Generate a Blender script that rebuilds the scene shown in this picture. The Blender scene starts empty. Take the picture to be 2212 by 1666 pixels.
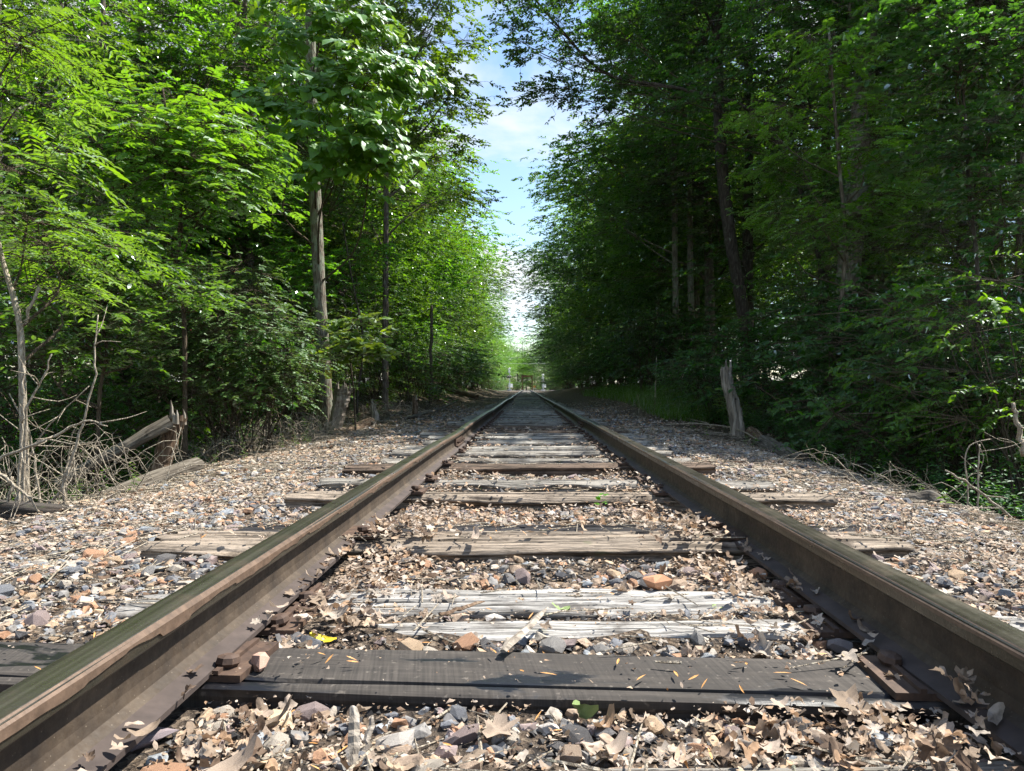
import bpy, math, random
import numpy as np
from mathutils import Vector, Matrix

R = math.radians
SC = bpy.context.scene
COL = SC.collection
rng = np.random.default_rng(7)
random.seed(7)

# ---------------------------------------------------------------- camera
CAM_Z = 0.58                     # eye above the sleeper tops
F = 1534.0                       # focal length for a picture 2212 wide
U0, V0 = 1137.0, 839.0           # vanishing point of the track in that picture
cd = bpy.data.cameras.new('camera')
cam = bpy.data.objects.new('camera', cd)
COL.objects.link(cam)
cd.sensor_width = 36.0
cd.lens = 36.0 * F / 2212.0
cd.shift_x = (1106.0 - U0) / 2212.0
cd.shift_y = (V0 - 833.0) / 2212.0
cd.clip_start = 0.02
cd.clip_end = 3000
cam.location = (0, 0, CAM_Z)
cam.rotation_euler = (R(90), 0, 0)
SC.camera = cam

# ---------------------------------------------------------------- sky, sun, exposure
SUN = Vector((0.50, 0.24, 0.86)).normalized()          # towards the sun: high, ahead and to the right
sun_el = math.asin(SUN.z)
sun_az = math.atan2(SUN.x, SUN.y)
w = bpy.data.worlds.new('World')
SC.world = w
w.use_nodes = True
nt = w.node_tree
nt.nodes.clear()
def wn(t, **k):
    n = nt.nodes.new(t)
    for a, b in k.items():
        setattr(n, a, b)
    return n
sky = wn('ShaderNodeTexSky', sky_type='NISHITA', sun_disc=False)
sky.sun_elevation = sun_el
sky.sun_rotation = sun_az
sky.air_density = 1.15
sky.dust_density = 0.25
sky.ozone_density = 2.0
geo = wn('ShaderNodeTexCoord')
sep = wn('ShaderNodeSeparateXYZ')
nt.links.new(geo.outputs['Generated'], sep.inputs[0])
zz = wn('ShaderNodeMath', operation='MAXIMUM'); zz.inputs[1].default_value = 0.0
nt.links.new(sep.outputs['Z'], zz.inputs[0])
za = wn('ShaderNodeMath', operation='ADD'); za.inputs[1].default_value = 0.22
nt.links.new(zz.outputs[0], za.inputs[0])
dv = wn('ShaderNodeVectorMath', operation='SCALE')
inv = wn('ShaderNodeMath', operation='DIVIDE'); inv.inputs[0].default_value = 1.0
nt.links.new(za.outputs[0], inv.inputs[1])
nt.links.new(geo.outputs['Generated'], dv.inputs[0])
nt.links.new(inv.outputs[0], dv.inputs['Scale'])
mp = wn('ShaderNodeMapping'); mp.inputs['Location'].default_value = (3.1, 0.75, 0.0)
nt.links.new(dv.outputs[0], mp.inputs[0])
cn = wn('ShaderNodeTexNoise'); cn.inputs['Scale'].default_value = 1.9; cn.inputs['Detail'].default_value = 9
cn.inputs['Roughness'].default_value = 0.55; cn.inputs['Distortion'].default_value = 0.25
nt.links.new(mp.outputs[0], cn.inputs['Vector'])
cr = wn('ShaderNodeValToRGB')
cr.color_ramp.elements[0].position = 0.47; cr.color_ramp.elements[0].color = (0, 0, 0, 1)
cr.color_ramp.elements[1].position = 0.63; cr.color_ramp.elements[1].color = (1, 1, 1, 1)
nt.links.new(cn.outputs['Fac'], cr.inputs[0])
mx = wn('ShaderNodeMix', data_type='RGBA')
nt.links.new(cr.outputs[0], mx.inputs[0])
nt.links.new(sky.outputs[0], mx.inputs[6])
mx.inputs[7].default_value = (4.3, 4.5, 4.75, 1)
bg = wn('ShaderNodeBackground'); bg.inputs['Strength'].default_value = 0.098
nt.links.new(mx.outputs[2], bg.inputs['Color'])
wo = wn('ShaderNodeOutputWorld')
nt.links.new(bg.outputs[0], wo.inputs[0])

sl = bpy.data.lights.new('sun', 'SUN')
sl.energy = 5.0
sl.angle = R(0.53)
sl.color = (1.0, 0.95, 0.86)
so = bpy.data.objects.new('sun', sl)
COL.objects.link(so)
so.rotation_euler = (-SUN).to_track_quat('-Z', 'Y').to_euler()
so.location = SUN * 60

vs = SC.view_settings
vs.view_transform = 'Standard'
vs.look = 'None'
vs.exposure = 1.35
vs.gamma = 1.0
vs.use_curve_mapping = False
SC.render.engine = 'CYCLES'
cy = SC.cycles
cy.use_denoising = True
cy.max_bounces = 5
cy.use_adaptive_sampling = True
cy.adaptive_threshold = 0.02
cy.diffuse_bounces = 3
cy.glossy_bounces = 2
cy.transmission_bounces = 5
cy.transparent_max_bounces = 4
cy.sample_clamp_indirect = 6.0
cy.caustics_reflective = False
cy.caustics_refractive = False

# ---------------------------------------------------------------- helpers
def P(u, v, y):
    """the point at distance y ahead that stands at (u, v) of the 2212-wide picture"""
    return np.array([(u - U0) / F * y, y, CAM_Z - (v - V0) / F * y])

def fn(Pt, seed, scale, n=5):
    """smooth pseudo noise, about -1..1"""
    r = np.random.default_rng(seed)
    Pt = np.atleast_2d(Pt)
    k = r.normal(size=(n, Pt.shape[1])) * scale * 2.2
    ph = r.uniform(0, 6.283, n)
    return np.sin(Pt @ k.T + ph).sum(1) / (n ** 0.5) * 0.75

def mesh_np(name, V, F_, mat=None, rnd=None, smooth=False):
    """V (n,3); F_ list of integer arrays (m,k)"""
    me = bpy.data.meshes.new(name)
    V = np.asarray(V, dtype=np.float32)
    F_ = [np.asarray(f, dtype=np.int32) for f in F_ if len(f)]
    me.vertices.add(len(V))
    me.vertices.foreach_set('co', V.ravel())
    nl = sum(f.size for f in F_)
    npoly = sum(len(f) for f in F_)
    me.loops.add(nl)
    me.polygons.add(npoly)
    me.loops.foreach_set('vertex_index', np.concatenate([f.ravel() for f in F_]))
    sizes = np.concatenate([np.full(len(f), f.shape[1], np.int32) for f in F_])
    starts = np.concatenate([[0], np.cumsum(sizes)[:-1]]).astype(np.int32)
    me.polygons.foreach_set('loop_start', starts)
    me.polygons.foreach_set('use_smooth', np.full(npoly, bool(smooth)))
    if rnd is not None:
        a = me.attributes.new('rnd', 'FLOAT', 'POINT')
        a.data.foreach_set('value', np.asarray(rnd, np.float32))
    me.update(calc_edges=True)
    me.validate(clean_customdata=False)
    if mat:
        me.materials.append(mat)
    return me

def tag(o, label=None, cat=None, group=None, kind=None):
    if label: o['label'] = label
    if cat: o['category'] = cat
    if group: o['group'] = group
    if kind: o['kind'] = kind
    return o

def link(name, me, parent=None, loc=None, rot=None, scale=None, color=None):
    o = bpy.data.objects.new(name, me)
    COL.objects.link(o)
    if parent: o.parent = parent
    if loc is not None: o.location = loc
    if rot is not None: o.rotation_euler = rot
    if scale is not None: o.scale = scale
    if color is not None: o.color = (*color, 1.0)
    return o

def empty(name, loc=(0, 0, 0), rot=(0, 0, 0), scale=None):
    return link(name, None, None, loc, rot, scale)

class MB:
    """collects pieces into one mesh"""
    def __init__(s):
        s.V = []; s.Fd = {}; s.n = 0; s.r = []
    def add(s, V, Fs, rnd=None):
        V = np.asarray(V, float)
        for f in Fs:
            f = np.asarray(f)
            if len(f):
                s.Fd.setdefault(f.shape[1], []).append(f + s.n)
        s.V.append(V); s.n += len(V)
        s.r.append(np.full(len(V), 0.5) if rnd is None else np.broadcast_to(rnd, (len(V),)))
        return s
    def mesh(s, name, mat=None, smooth=False):
        return mesh_np(name, np.concatenate(s.V), [np.concatenate(v) for v in s.Fd.values()], mat, np.concatenate(s.r), smooth)

def tube(pts, rad, sides=8, cap=True, wob=0.0, seed=0):
    pts = np.asarray(pts, float)
    n = len(pts)
    rad = np.broadcast_to(np.asarray(rad, float), (n,))
    T = np.gradient(pts, axis=0)
    T /= np.linalg.norm(T, axis=1)[:, None] + 1e-9
    ref = np.array([0, 0, 1.0]) if abs(T[0, 2]) < 0.8 else np.array([1.0, 0, 0])
    A = np.cross(T, ref); A /= np.linalg.norm(A, axis=1)[:, None] + 1e-9
    B = np.cross(T, A)
    th = np.linspace(0, 2 * np.pi, sides, endpoint=False)
    rr = rad[:, None] * np.ones(sides)
    if wob:
        q = np.stack(np.meshgrid(np.arange(n) * 0.7, np.cos(th), indexing='ij'), -1).reshape(-1, 2)
        q = np.c_[q, np.tile(np.sin(th), n)]
        rr = rr * (1 + wob * fn(q, seed, 0.8).reshape(n, sides))
    V = pts[:, None] + rr[..., None] * (A[:, None] * np.cos(th)[None, :, None] + B[:, None] * np.sin(th)[None, :, None])
    V = V.reshape(-1, 3)
    i = np.arange(n - 1)[:, None] * sides
    j = np.arange(sides)[None]
    j2 = (j + 1) % sides
    q = np.stack([i + j, i + j2, i + sides + j2, i + sides + j], -1).reshape(-1, 4)
    Fs = [q]
    if cap:
        V = np.r_[V, pts[:1], pts[-1:]]
        a, b = len(V) - 2, len(V) - 1
        jj = np.arange(sides); kk = (jj + 1) % sides
        Fs.append(np.r_[np.c_[np.full(sides, a), kk, jj], np.c_[np.full(sides, b), (n - 1) * sides + jj, (n - 1) * sides + kk]])
    return V, Fs

def box(c, s, rot=None):
    c = np.asarray(c, float); s = np.asarray(s, float) / 2
    V = np.array([[x, y, z] for z in (-1, 1) for y in (-1, 1) for x in (-1, 1)]) * s
    if rot is not None:
        V = V @ np.asarray(rot).T
    f = np.array([[0, 2, 3, 1], [4, 5, 7, 6], [0, 1, 5, 4], [2, 6, 7, 3], [0, 4, 6, 2], [1, 3, 7, 5]])
    return V + c, [f]

def smooth_path(pts, n):
    """Catmull-Rom through the points"""
    p = np.asarray(pts, float)
    p = np.r_[[2 * p[0] - p[1]], p, [2 * p[-1] - p[-2]]]
    out = []
    segs = len(p) - 3
    for t in np.linspace(0, segs - 1e-6, n):
        k = int(t); f = t - k
        a, b, c, d = p[k:k + 4]
        out.append(0.5 * (2 * b + (c - a) * f + (2 * a - 5 * b + 4 * c - d) * f * f + (3 * b - a - 3 * c + d) * f ** 3))
    return np.array(out)

def eul(ax, ay, az):
    ca, sa, cb, sb, cc, sc_ = np.cos(ax), np.sin(ax), np.cos(ay), np.sin(ay), np.cos(az), np.sin(az)
    z = np.zeros_like(ca); o = np.ones_like(ca)
    Rx = np.stack([o, z, z, z, ca, -sa, z, sa, ca], -1).reshape(-1, 3, 3)
    Ry = np.stack([cb, z, sb, z, o, z, -sb, z, cb], -1).reshape(-1, 3, 3)
    Rz = np.stack([cc, -sc_, z, sc_, cc, z, z, z, o], -1).reshape(-1, 3, 3)
    return Rz @ Ry @ Rx

def scatter(mb, TV, TF, pos, rot, scale, rnd):
    """n copies of one template merged into mb; scale (n,3)"""
    n, k = len(pos), len(TV)
    V = np.einsum('nij,nkj->nki', rot, TV[None] * scale[:, None, :]) + pos[:, None]
    off = (np.arange(n) * k)[:, None, None]
    mb.add(V.reshape(-1, 3), [(f[None] + off).reshape(-1, f.shape[1]) for f in TF], np.repeat(rnd, k))

# ---------------------------------------------------------------- materials
def mat(name):
    m = bpy.data.materials.new(name)
    m.use_nodes = True
    t = m.node_tree
    t.nodes.clear()
    out = t.nodes.new('ShaderNodeOutputMaterial')
    return m, t, out
class N:
    def __init__(s, t): s.t = t
    def __call__(s, typ, ins=None, **k):
        n = s.t.nodes.new('ShaderNode' + typ)
        for a, b in k.items(): setattr(n, a, b)
        for a, b in (ins or {}).items():
            if hasattr(b, 'is_linked') or isinstance(b, bpy.types.NodeSocket):
                s.t.links.new(b, n.inputs[a])
            else:
                n.inputs[a].default_value = b
        return n
    def ramp(s, fac, stops, interp='LINEAR'):
        n = s.t.nodes.new('ShaderNodeValToRGB')
        e = n.color_ramp.elements
        n.color_ramp.interpolation = interp
        while len(e) < len(stops): e.new(0.5)
        for q, (p, c) in zip(e, stops):
            q.position = p
            q.color = (*c, 1) if not np.isscalar(c) else (c, c, c, 1)
        s.t.links.new(fac, n.inputs[0])
        return n.outputs[0]
    def mix(s, fac, a, b, blend='MIX'):
        n = s.t.nodes.new('ShaderNodeMix')
        n.data_type = 'RGBA'; n.blend_type = blend
        for i, x in ((0, fac), (6, a), (7, b)):
            if isinstance(x, bpy.types.NodeSocket): s.t.links.new(x, n.inputs[i])
            elif i == 0: n.inputs[0].default_value = x
            else: n.inputs[i].default_value = (*x, 1)
        return n.outputs[2]
    def noise(s, vec, scale, detail=4, rough=0.55, dist=0.0, dims=None):
        d = {'Scale': scale, 'Detail': detail, 'Roughness': rough, 'Distortion': dist}
        if vec is not None: d['Vector'] = vec
        return s('TexNoise', d).outputs['Fac']
    def mapv(s, vec, scale=(1, 1, 1), loc=(0, 0, 0)):
        return s('Mapping', {'Vector': vec, 'Scale': scale, 'Location': loc}).outputs[0]
    def bump(s, h, strength=0.5, dist=0.01):
        return s('Bump', {'Height': h, 'Strength': strength, 'Distance': dist}).outputs[0]

def leaf_mat(name, dark, light, trans, tw=0.45, gloss=0.045, rough=0.45):
    m, t, out = mat(name)
    n = N(t)
    at = n('Attribute', attribute_name='rnd').outputs['Fac']
    ob = n('ObjectInfo').outputs['Random']
    c = n.ramp(at, [(0.0, dark), (1.0, light)])
    hs = n('HueSaturation', {'Color': c, 'Saturation': 1.0})
    mr = n('MapRange', {'Value': ob, 3: 0.82, 4: 1.15})
    t.links.new(mr.outputs[0], hs.inputs['Value'])
    mh = n('MapRange', {'Value': ob, 3: 0.485, 4: 0.515})
    t.links.new(mh.outputs[0], hs.inputs['Hue'])
    d = n('BsdfDiffuse', {'Color': hs.outputs[0]}).outputs[0]
    tc = n.mix(at, tuple(0.75 * x for x in trans), trans)
    hs2 = n('HueSaturation', {'Color': tc})
    t.links.new(mr.outputs[0], hs2.inputs['Value'])
    t.links.new(mh.outputs[0], hs2.inputs['Hue'])
    tr = n('BsdfTranslucent', {'Color': hs2.outputs[0]}).outputs[0]
    a = n('MixShader', {0: tw, 1: d, 2: tr}).outputs[0]
    g = n('BsdfGlossy', {'Color': (0.9, 0.95, 1, 1), 'Roughness': rough}).outputs[0]
    fr = n('Fresnel', {'IOR': 1.42}).outputs[0]
    fm = n('Math', {0: fr, 1: gloss * 10}, operation='MULTIPLY').outputs[0]
    a = n('MixShader', {0: fm, 1: a, 2: g}).outputs[0]
    t.links.new(a, out.inputs[0])
    return m

M = {}
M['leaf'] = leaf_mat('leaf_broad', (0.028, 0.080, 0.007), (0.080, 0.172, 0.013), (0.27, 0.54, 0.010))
M['leaf_bright'] = leaf_mat('leaf_bright', (0.046, 0.124, 0.007), (0.110, 0.236, 0.016), (0.34, 0.68, 0.014), tw=0.5)
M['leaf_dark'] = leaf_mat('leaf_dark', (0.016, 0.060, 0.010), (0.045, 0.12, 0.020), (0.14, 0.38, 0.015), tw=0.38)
M['leaf_heart'] = leaf_mat('leaf_heart', (0.075, 0.165, 0.028), (0.13, 0.24, 0.045), (0.46, 0.70, 0.02), tw=0.45, gloss=0.06)
M['leaf_rose'] = leaf_mat('leaf_rose', (0.05, 0.13, 0.030), (0.11, 0.22, 0.055), (0.24, 0.50, 0.035), tw=0.38)
M['grass'] = leaf_mat('grass_blade', (0.035, 0.095, 0.010), (0.09, 0.17, 0.02), (0.24, 0.46, 0.02), tw=0.4)

def bark_mat(name, c1, c2, lichen=0.0, scale=1.0):
    m, t, out = mat(name)
    n = N(t)
    tc = n('TexCoord').outputs['Object']
    v = n.mapv(tc, (14 * scale, 14 * scale, 2.6 * scale))
    a = n.noise(v, 1.6, 6, 0.65, 0.6)
    vo = n('TexVoronoi', {'Vector': v, 'Scale': 1.6}, feature='DISTANCE_TO_EDGE').outputs['Distance']
    h = n('Math', {0: a, 1: vo}, operation='ADD').outputs[0]
    col = n.ramp(h, [(0.25, tuple(0.35 * x for x in c1)), (0.5, c1), (0.85, c2)])
    if lichen:
        l1 = n.noise(n.mapv(tc, (7, 7, 5)), 1.0, 5, 0.7)
        lf = n.ramp(l1, [(0.62 - lichen * 0.17, 0.0), (0.68 - lichen * 0.17, 0.85)])
        lc = n.mix(n.noise(tc, 40, 2), (0.16, 0.18, 0.13), (0.27, 0.29, 0.235))
        col = n.mix(lf, col, lc)
    b = n('BsdfPrincipled', {'Base Color': col, 'Roughness': 0.92, 'Specular IOR Level': 0.2, 'Normal': n.bump(h, 0.9, 0.02)})
    t.links.new(b.outputs[0], out.inputs[0])
    return m
M['bark'] = bark_mat('bark_grey', (0.085, 0.068, 0.052), (0.19, 0.16, 0.13), 0.25)
M['bark_lichen'] = bark_mat('bark_lichen', (0.10, 0.082, 0.065), (0.24, 0.21, 0.17), 0.75)
M['bark_dark'] = bark_mat('bark_dark', (0.045, 0.036, 0.03), (0.10, 0.085, 0.07), 0.1)
M['twig_dead'] = bark_mat('dead_twig', (0.27, 0.225, 0.17), (0.48, 0.425, 0.34), 0.15, 3)
M['twig'] = bark_mat('live_twig', (0.06, 0.045, 0.03), (0.14, 0.11, 0.08), 0.0, 3)

def wood_dead(name, c0, c1, c2):
    m, t, out = mat(name)
    n = N(t)
    tc = n('TexCoord').outputs['Object']
    g = n.noise(n.mapv(tc, (30, 30, 2.2)), 1.0, 6, 0.6, 0.8)
    big = n.noise(tc, 3.0, 4)
    col = n.ramp(g, [(0.30, c0), (0.5, c1), (0.72, c2)])
    col = n.mix(n.ramp(big, [(0.45, 0.0), (0.7, 0.55)]), col, tuple(0.35 * x for x in c1))
    b = n('BsdfPrincipled', {'Base Color': col, 'Roughness': 0.9, 'Specular IOR Level': 0.2, 'Normal': n.bump(g, 0.8, 0.012)})
    t.links.new(b.outputs[0], out.inputs[0])
    return m
M['dead_wood'] = wood_dead('dead_wood_grey', (0.06, 0.048, 0.038), (0.26, 0.225, 0.185), (0.50, 0.455, 0.40))
M['log_wood_shaded'] = wood_dead('log_wood_shaded', (0.025, 0.02, 0.016), (0.105, 0.09, 0.072), (0.25, 0.225, 0.19))  # dead wood in bark grey, darkened further for the shade on the logs
M['dead_wood_brown'] = wood_dead('dead_wood_brown', (0.03, 0.02, 0.014), (0.13, 0.085, 0.055), (0.30, 0.235, 0.175))

def sleeper_mat():
    m, t, out = mat('sleeper_weathered')
    n = N(t)
    tc = n('TexCoord').outputs['Object']
    inf = n('ObjectInfo')
    off = n('VectorMath', {0: tc}, operation='ADD')
    comb = n('CombineXYZ')
    t.links.new(n('Math', {0: inf.outputs['Random'], 1: 37.0}, operation='MULTIPLY').outputs[0], comb.inputs[0])
    t.links.new(comb.outputs[0], off.inputs[1])
    v = off.outputs[0]
    wv = n.noise(n.mapv(v, (2.5, 7, 7)), 1.0, 3)
    vv = n('VectorMath', {0: n.mapv(v, (1.6, 55, 55))}, operation='ADD')
    cw = n('CombineXYZ')
    t.links.new(n('Math', {0: wv, 1: 5.0}, operation='MULTIPLY').outputs[0], cw.inputs[1])
    t.links.new(cw.outputs[0], vv.inputs[1])
    g = n.noise(vv.outputs[0], 1.0, 6, 0.68)
    g2 = n.noise(n.mapv(v, (9, 160, 160)), 1.0, 3, 0.6)
    h = n('Math', {0: n('Math', {0: g, 1: 0.75}, operation='MULTIPLY').outputs[0], 1: n('Math', {0: g2, 1: 0.25}, operation='MULTIPLY').outputs[0]}, operation='ADD').outputs[0]
    k = n.ramp(h, [(0.36, 0.05), (0.45, 0.42), (0.54, 0.95), (0.68, 1.5)])
    col = n.mix(1.0, inf.outputs['Color'], k, 'MULTIPLY')
    dirt = n.noise(v, 6.0, 5, 0.65)
    col = n.mix(n.ramp(dirt, [(0.52, 0.0), (0.68, 0.8)]), col, (0.045, 0.034, 0.026))
    mossn = n.noise(n.mapv(v, (5, 9, 9), (3, 1, 2)), 1.0, 4, 0.6)
    col = n.mix(n.ramp(mossn, [(0.66, 0.0), (0.74, 0.5)]), col, (0.06, 0.085, 0.03))
    b = n('BsdfPrincipled', {'Base Color': col, 'Roughness': 0.88, 'Specular IOR Level': 0.25, 'Normal': n.bump(h, 1.0, 0.014)})
    t.links.new(b.outputs[0], out.inputs[0])
    return m
M['sleeper'] = sleeper_mat()

def creosote_mat():
    m, t, out = mat('sleeper_creosoted')
    n = N(t)
    tc = n('TexCoord').outputs['Object']
    rot = n('Mapping', {'Vector': tc, 'Rotation': (0, 0, R(78)), 'Scale': (1, 1, 1)}).outputs[0]
    saw = n.noise(n.mapv(rot, (4, 130, 4)), 1.0, 3, 0.6, 0.2)
    g = n.noise(n.mapv(tc, (3.0, 34, 34)), 1.0, 7, 0.7, 1.1)
    big = n.noise(n.mapv(tc, (2.2, 5, 5), (4.3, 0, 0)), 1.0, 4, 0.6)
    base = n.ramp(g, [(0.3, (0.009, 0.0075, 0.0065)), (0.52, (0.028, 0.023, 0.019)), (0.75, (0.062, 0.052, 0.044))])
    sw = n.mix(n.ramp(big, [(0.40, 0.10), (0.62, 0.45)]), base, n.ramp(saw, [(0.35, (0.012, 0.010, 0.009)), (0.65, (0.085, 0.073, 0.063))]))
    tarn = n.noise(n.mapv(tc, (2.4, 9, 9), (1.7, 0.3, 0)), 1.0, 5, 0.6, 0.4)
    tf = n.ramp(tarn, [(0.555, 0.0), (0.60, 1.0)])
    col = n.mix(tf, sw, (0.006, 0.006, 0.008))
    tdust = n.noise(tc, 60, 3)
    col = n.mix(n.ramp(tdust, [(0.62, 0.0), (0.72, 0.35)]), col, (0.22, 0.19, 0.16))
    ro = n.ramp(tf, [(0.0, 0.86), (1.0, 0.36)])
    hh = n('Math', {0: g, 1: n('Math', {0: saw, 1: 0.2}, operation='MULTIPLY').outputs[0]}, operation='ADD').outputs[0]
    b = n('BsdfPrincipled', {'Base Color': col, 'Roughness': ro, 'Normal': n.bump(hh, 0.35, 0.004)})
    t.links.new(b.outputs[0], out.inputs[0])
    return m
M['creosote'] = creosote_mat()

def rail_mat(name, head):
    m, t, out = mat(name)
    n = N(t)
    tc = n('TexCoord').outputs['Object']
    a = n.noise(tc, 9.0, 6, 0.65)
    b_ = n.noise(tc, 70.0, 4, 0.6)
    sx = n.noise(n.mapv(tc, (60, 0.8, 60)), 1.0, 4, 0.6)
    if head:
        col = n.ramp(sx, [(0.3, (0.036, 0.033, 0.024)), (0.5, (0.062, 0.058, 0.044)), (0.7, (0.10, 0.094, 0.075))])  # olive tint put in for foliage reflected on the worn top
        col = n.mix(n.ramp(a, [(0.52, 0.0), (0.75, 0.45)]), col, (0.11, 0.07, 0.042))
        ro = n.ramp(a, [(0.35, 0.24), (0.7, 0.44)])
        me = 0.55
    else:
        col = n.ramp(a, [(0.3, (0.024, 0.017, 0.012)), (0.5, (0.046, 0.032, 0.021)), (0.72, (0.088, 0.064, 0.043))])
        ro = n.ramp(b_, [(0.3, 0.55), (0.7, 0.85)])
        me = 0.12
    spk = n('TexVoronoi', {'Vector': tc, 'Scale': 90.0}).outputs['Distance']
    col = n.mix(n.ramp(spk, [(0.05, 0.5), (0.11, 0.0)]), col, (0.34, 0.29, 0.22)) if not head else n.mix(n.ramp(spk, [(0.04, 0.3), (0.08, 0.0)]), col, (0.3, 0.26, 0.2))
    b = n('BsdfPrincipled', {'Base Color': col, 'Roughness': ro, 'Metallic': me, 'Normal': n.bump(b_, 0.35, 0.004)})
    t.links.new(b.outputs[0], out.inputs[0])
    return m
M['rail_head'] = rail_mat('rail_head_worn', True)
M['rail_web'] = rail_mat('rail_web_rust', False)
def rust_mat():
    m, t, out = mat('rusty_iron')
    n = N(t)
    tc = n('TexCoord').outputs['Object']
    a = n.noise(tc, 22.0, 6, 0.65)
    col = n.ramp(a, [(0.3, (0.035, 0.022, 0.017)), (0.55, (0.085, 0.052, 0.036)), (0.75, (0.15, 0.095, 0.06))])
    b = n('BsdfPrincipled', {'Base Color': col, 'Roughness': 0.7, 'Metallic': 0.2, 'Normal': n.bump(a, 0.5, 0.004)})
    t.links.new(b.outputs[0], out.inputs[0])
    return m
M['rust'] = rust_mat()

STONE = [(0.0, (0.22, 0.21, 0.20)), (0.14, (0.36, 0.27, 0.20)), (0.26, (0.17, 0.175, 0.19)), (0.38, (0.42, 0.37, 0.31)),
         (0.50, (0.38, 0.22, 0.135)), (0.60, (0.255, 0.20, 0.19)), (0.70, (0.45, 0.33, 0.22)), (0.80, (0.115, 0.11, 0.11)),
         (0.88, (0.27, 0.29, 0.31)), (0.95, (0.48, 0.44, 0.40))]
def stone_mat(name, single):
    m, t, out = mat(name)
    n = N(t)
    tc = n('TexCoord').outputs['Object']
    f = n('ObjectInfo').outputs['Random'] if single else n('Attribute', attribute_name='rnd').outputs['Fac']
    col = n.ramp(f, STONE, 'CONSTANT')
    a = n.noise(tc, 55, 5, 0.65)
    col = n.mix(1.0, col, n.ramp(a, [(0.28, 0.40), (0.5, 0.85), (0.72, 1.2)]), 'MULTIPLY')
    sp = n.noise(tc, 16, 4, 0.6)
    col = n.mix(n.ramp(sp, [(0.60, 0.0), (0.70, 0.6)]), col, (0.055, 0.045, 0.036))
    b = n('BsdfPrincipled', {'Base Color': col, 'Roughness': 0.85, 'Specular IOR Level': 0.3, 'Normal': n.bump(a, 0.7, 0.006)})
    t.links.new(b.outputs[0], out.inputs[0])
    return m
M['stone'] = stone_mat('ballast_stone', True)
M['gravel'] = stone_mat('ballast_gravel', False)
DRY = [(0.0, (0.28, 0.215, 0.16)), (0.14, (0.38, 0.30, 0.235)), (0.3, (0.17, 0.115, 0.08)), (0.42, (0.45, 0.365, 0.295)),
       (0.56, (0.35, 0.23, 0.145)), (0.66, (0.40, 0.345, 0.29)), (0.78, (0.155, 0.11, 0.08)), (0.86, (0.47, 0.35, 0.25)), (0.95, (0.55, 0.48, 0.41))]
def dry_mat(name, single):
    m, t, out = mat(name)
    n = N(t)
    tc = n('TexCoord').outputs['Object']
    f = n('ObjectInfo').outputs['Random'] if single else n('Attribute', attribute_name='rnd').outputs['Fac']
    col = n.ramp(f, DRY, 'CONSTANT')
    a = n.noise(tc, 60, 5, 0.65)
    col = n.mix(1.0, col, n.ramp(a, [(0.3, 0.55), (0.55, 1.0), (0.75, 1.15)]), 'MULTIPLY')
    d = n('BsdfPrincipled', {'Base Color': col, 'Roughness': 0.8, 'Specular IOR Level': 0.2, 'Normal': n.bump(a, 0.4, 0.004)}).outputs[0]
    tr = n('BsdfTranslucent', {'Color': col}).outputs[0]
    t.links.new(n('MixShader', {0: 0.22, 1: d, 2: tr}).outputs[0], out.inputs[0])
    return m
M['dry_leaf'] = dry_mat('dry_leaf', True)
M['litter'] = dry_mat('leaf_litter', False)

def plain(name, col, rough=0.7, metal=0.0, var=0.25, scale=12):
    m, t, out = mat(name)
    n = N(t)
    tc = n('TexCoord').outputs['Object']
    a = n.noise(tc, scale, 5, 0.6)
    c = n.mix(1.0, col, n.ramp(a, [(0.3, 1 - var), (0.7, 1 + var * 0.6)]), 'MULTIPLY')
    b = n('BsdfPrincipled', {'Base Color': c, 'Roughness': rough, 'Metallic': metal, 'Normal': n.bump(a, 0.25, 0.005)})
    t.links.new(b.outputs[0], out.inputs[0])
    return m
M['rail_lip'] = plain('rolled_lip_rust', (0.125, 0.083, 0.058), 0.5, 0.25, 0.4, 40)
M['rail_foot'] = plain('rail_foot_dusty_lit', (0.062, 0.046, 0.040), 0.75, 0.1, 0.45, 14)  # dusty tone, also kept lighter than the web for sun on the flat foot
M['cinder'] = plain('black_cinder', (0.028, 0.026, 0.026), 0.6, 0, 0.5, 90)
M['yellow_leaf'] = plain('yellow_leaf', (0.72, 0.55, 0.03), 0.6, 0, 0.15, 60)
M['fresh_leaf'] = plain('fallen_green_leaf', (0.17, 0.24, 0.08), 0.6, 0, 0.4, 60)
M['seed'] = plain('seed_wing', (0.55, 0.27, 0.08), 0.6, 0, 0.4, 80)
M['sign_yellow'] = plain('tag_yellow', (0.50, 0.46, 0.05), 0.5, 0, 0.15, 30)
M['paint_white'] = plain('paint_white', (0.75, 0.76, 0.76), 0.5, 0, 0.12, 10)
M['galvanised'] = plain('galvanised_steel', (0.48, 0.50, 0.51), 0.45, 0.5, 0.15, 10)
M['black_paint'] = plain('black_paint', (0.02, 0.02, 0.02), 0.5, 0, 0.2, 10)
M['concrete'] = plain('concrete', (0.42, 0.40, 0.37), 0.9, 0, 0.2, 12)
M['orange'] = plain('orange_sheet', (0.50, 0.18, 0.05), 0.6, 0, 0.1, 10)
M['asphalt'] = plain('asphalt_sunbleached', (0.13, 0.125, 0.12), 0.9, 0, 0.25, 30)
M['rust_far'] = plain('rusty_girder', (0.15, 0.075, 0.04), 0.8, 0.1, 0.3, 5)
M['wire'] = plain('cable_grey', (0.5, 0.5, 0.5), 0.5, 0.3, 0.1, 5)
M['sign_print'] = plain('print_dark', (0.16, 0.14, 0.02), 0.6, 0, 0.1, 20)

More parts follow.
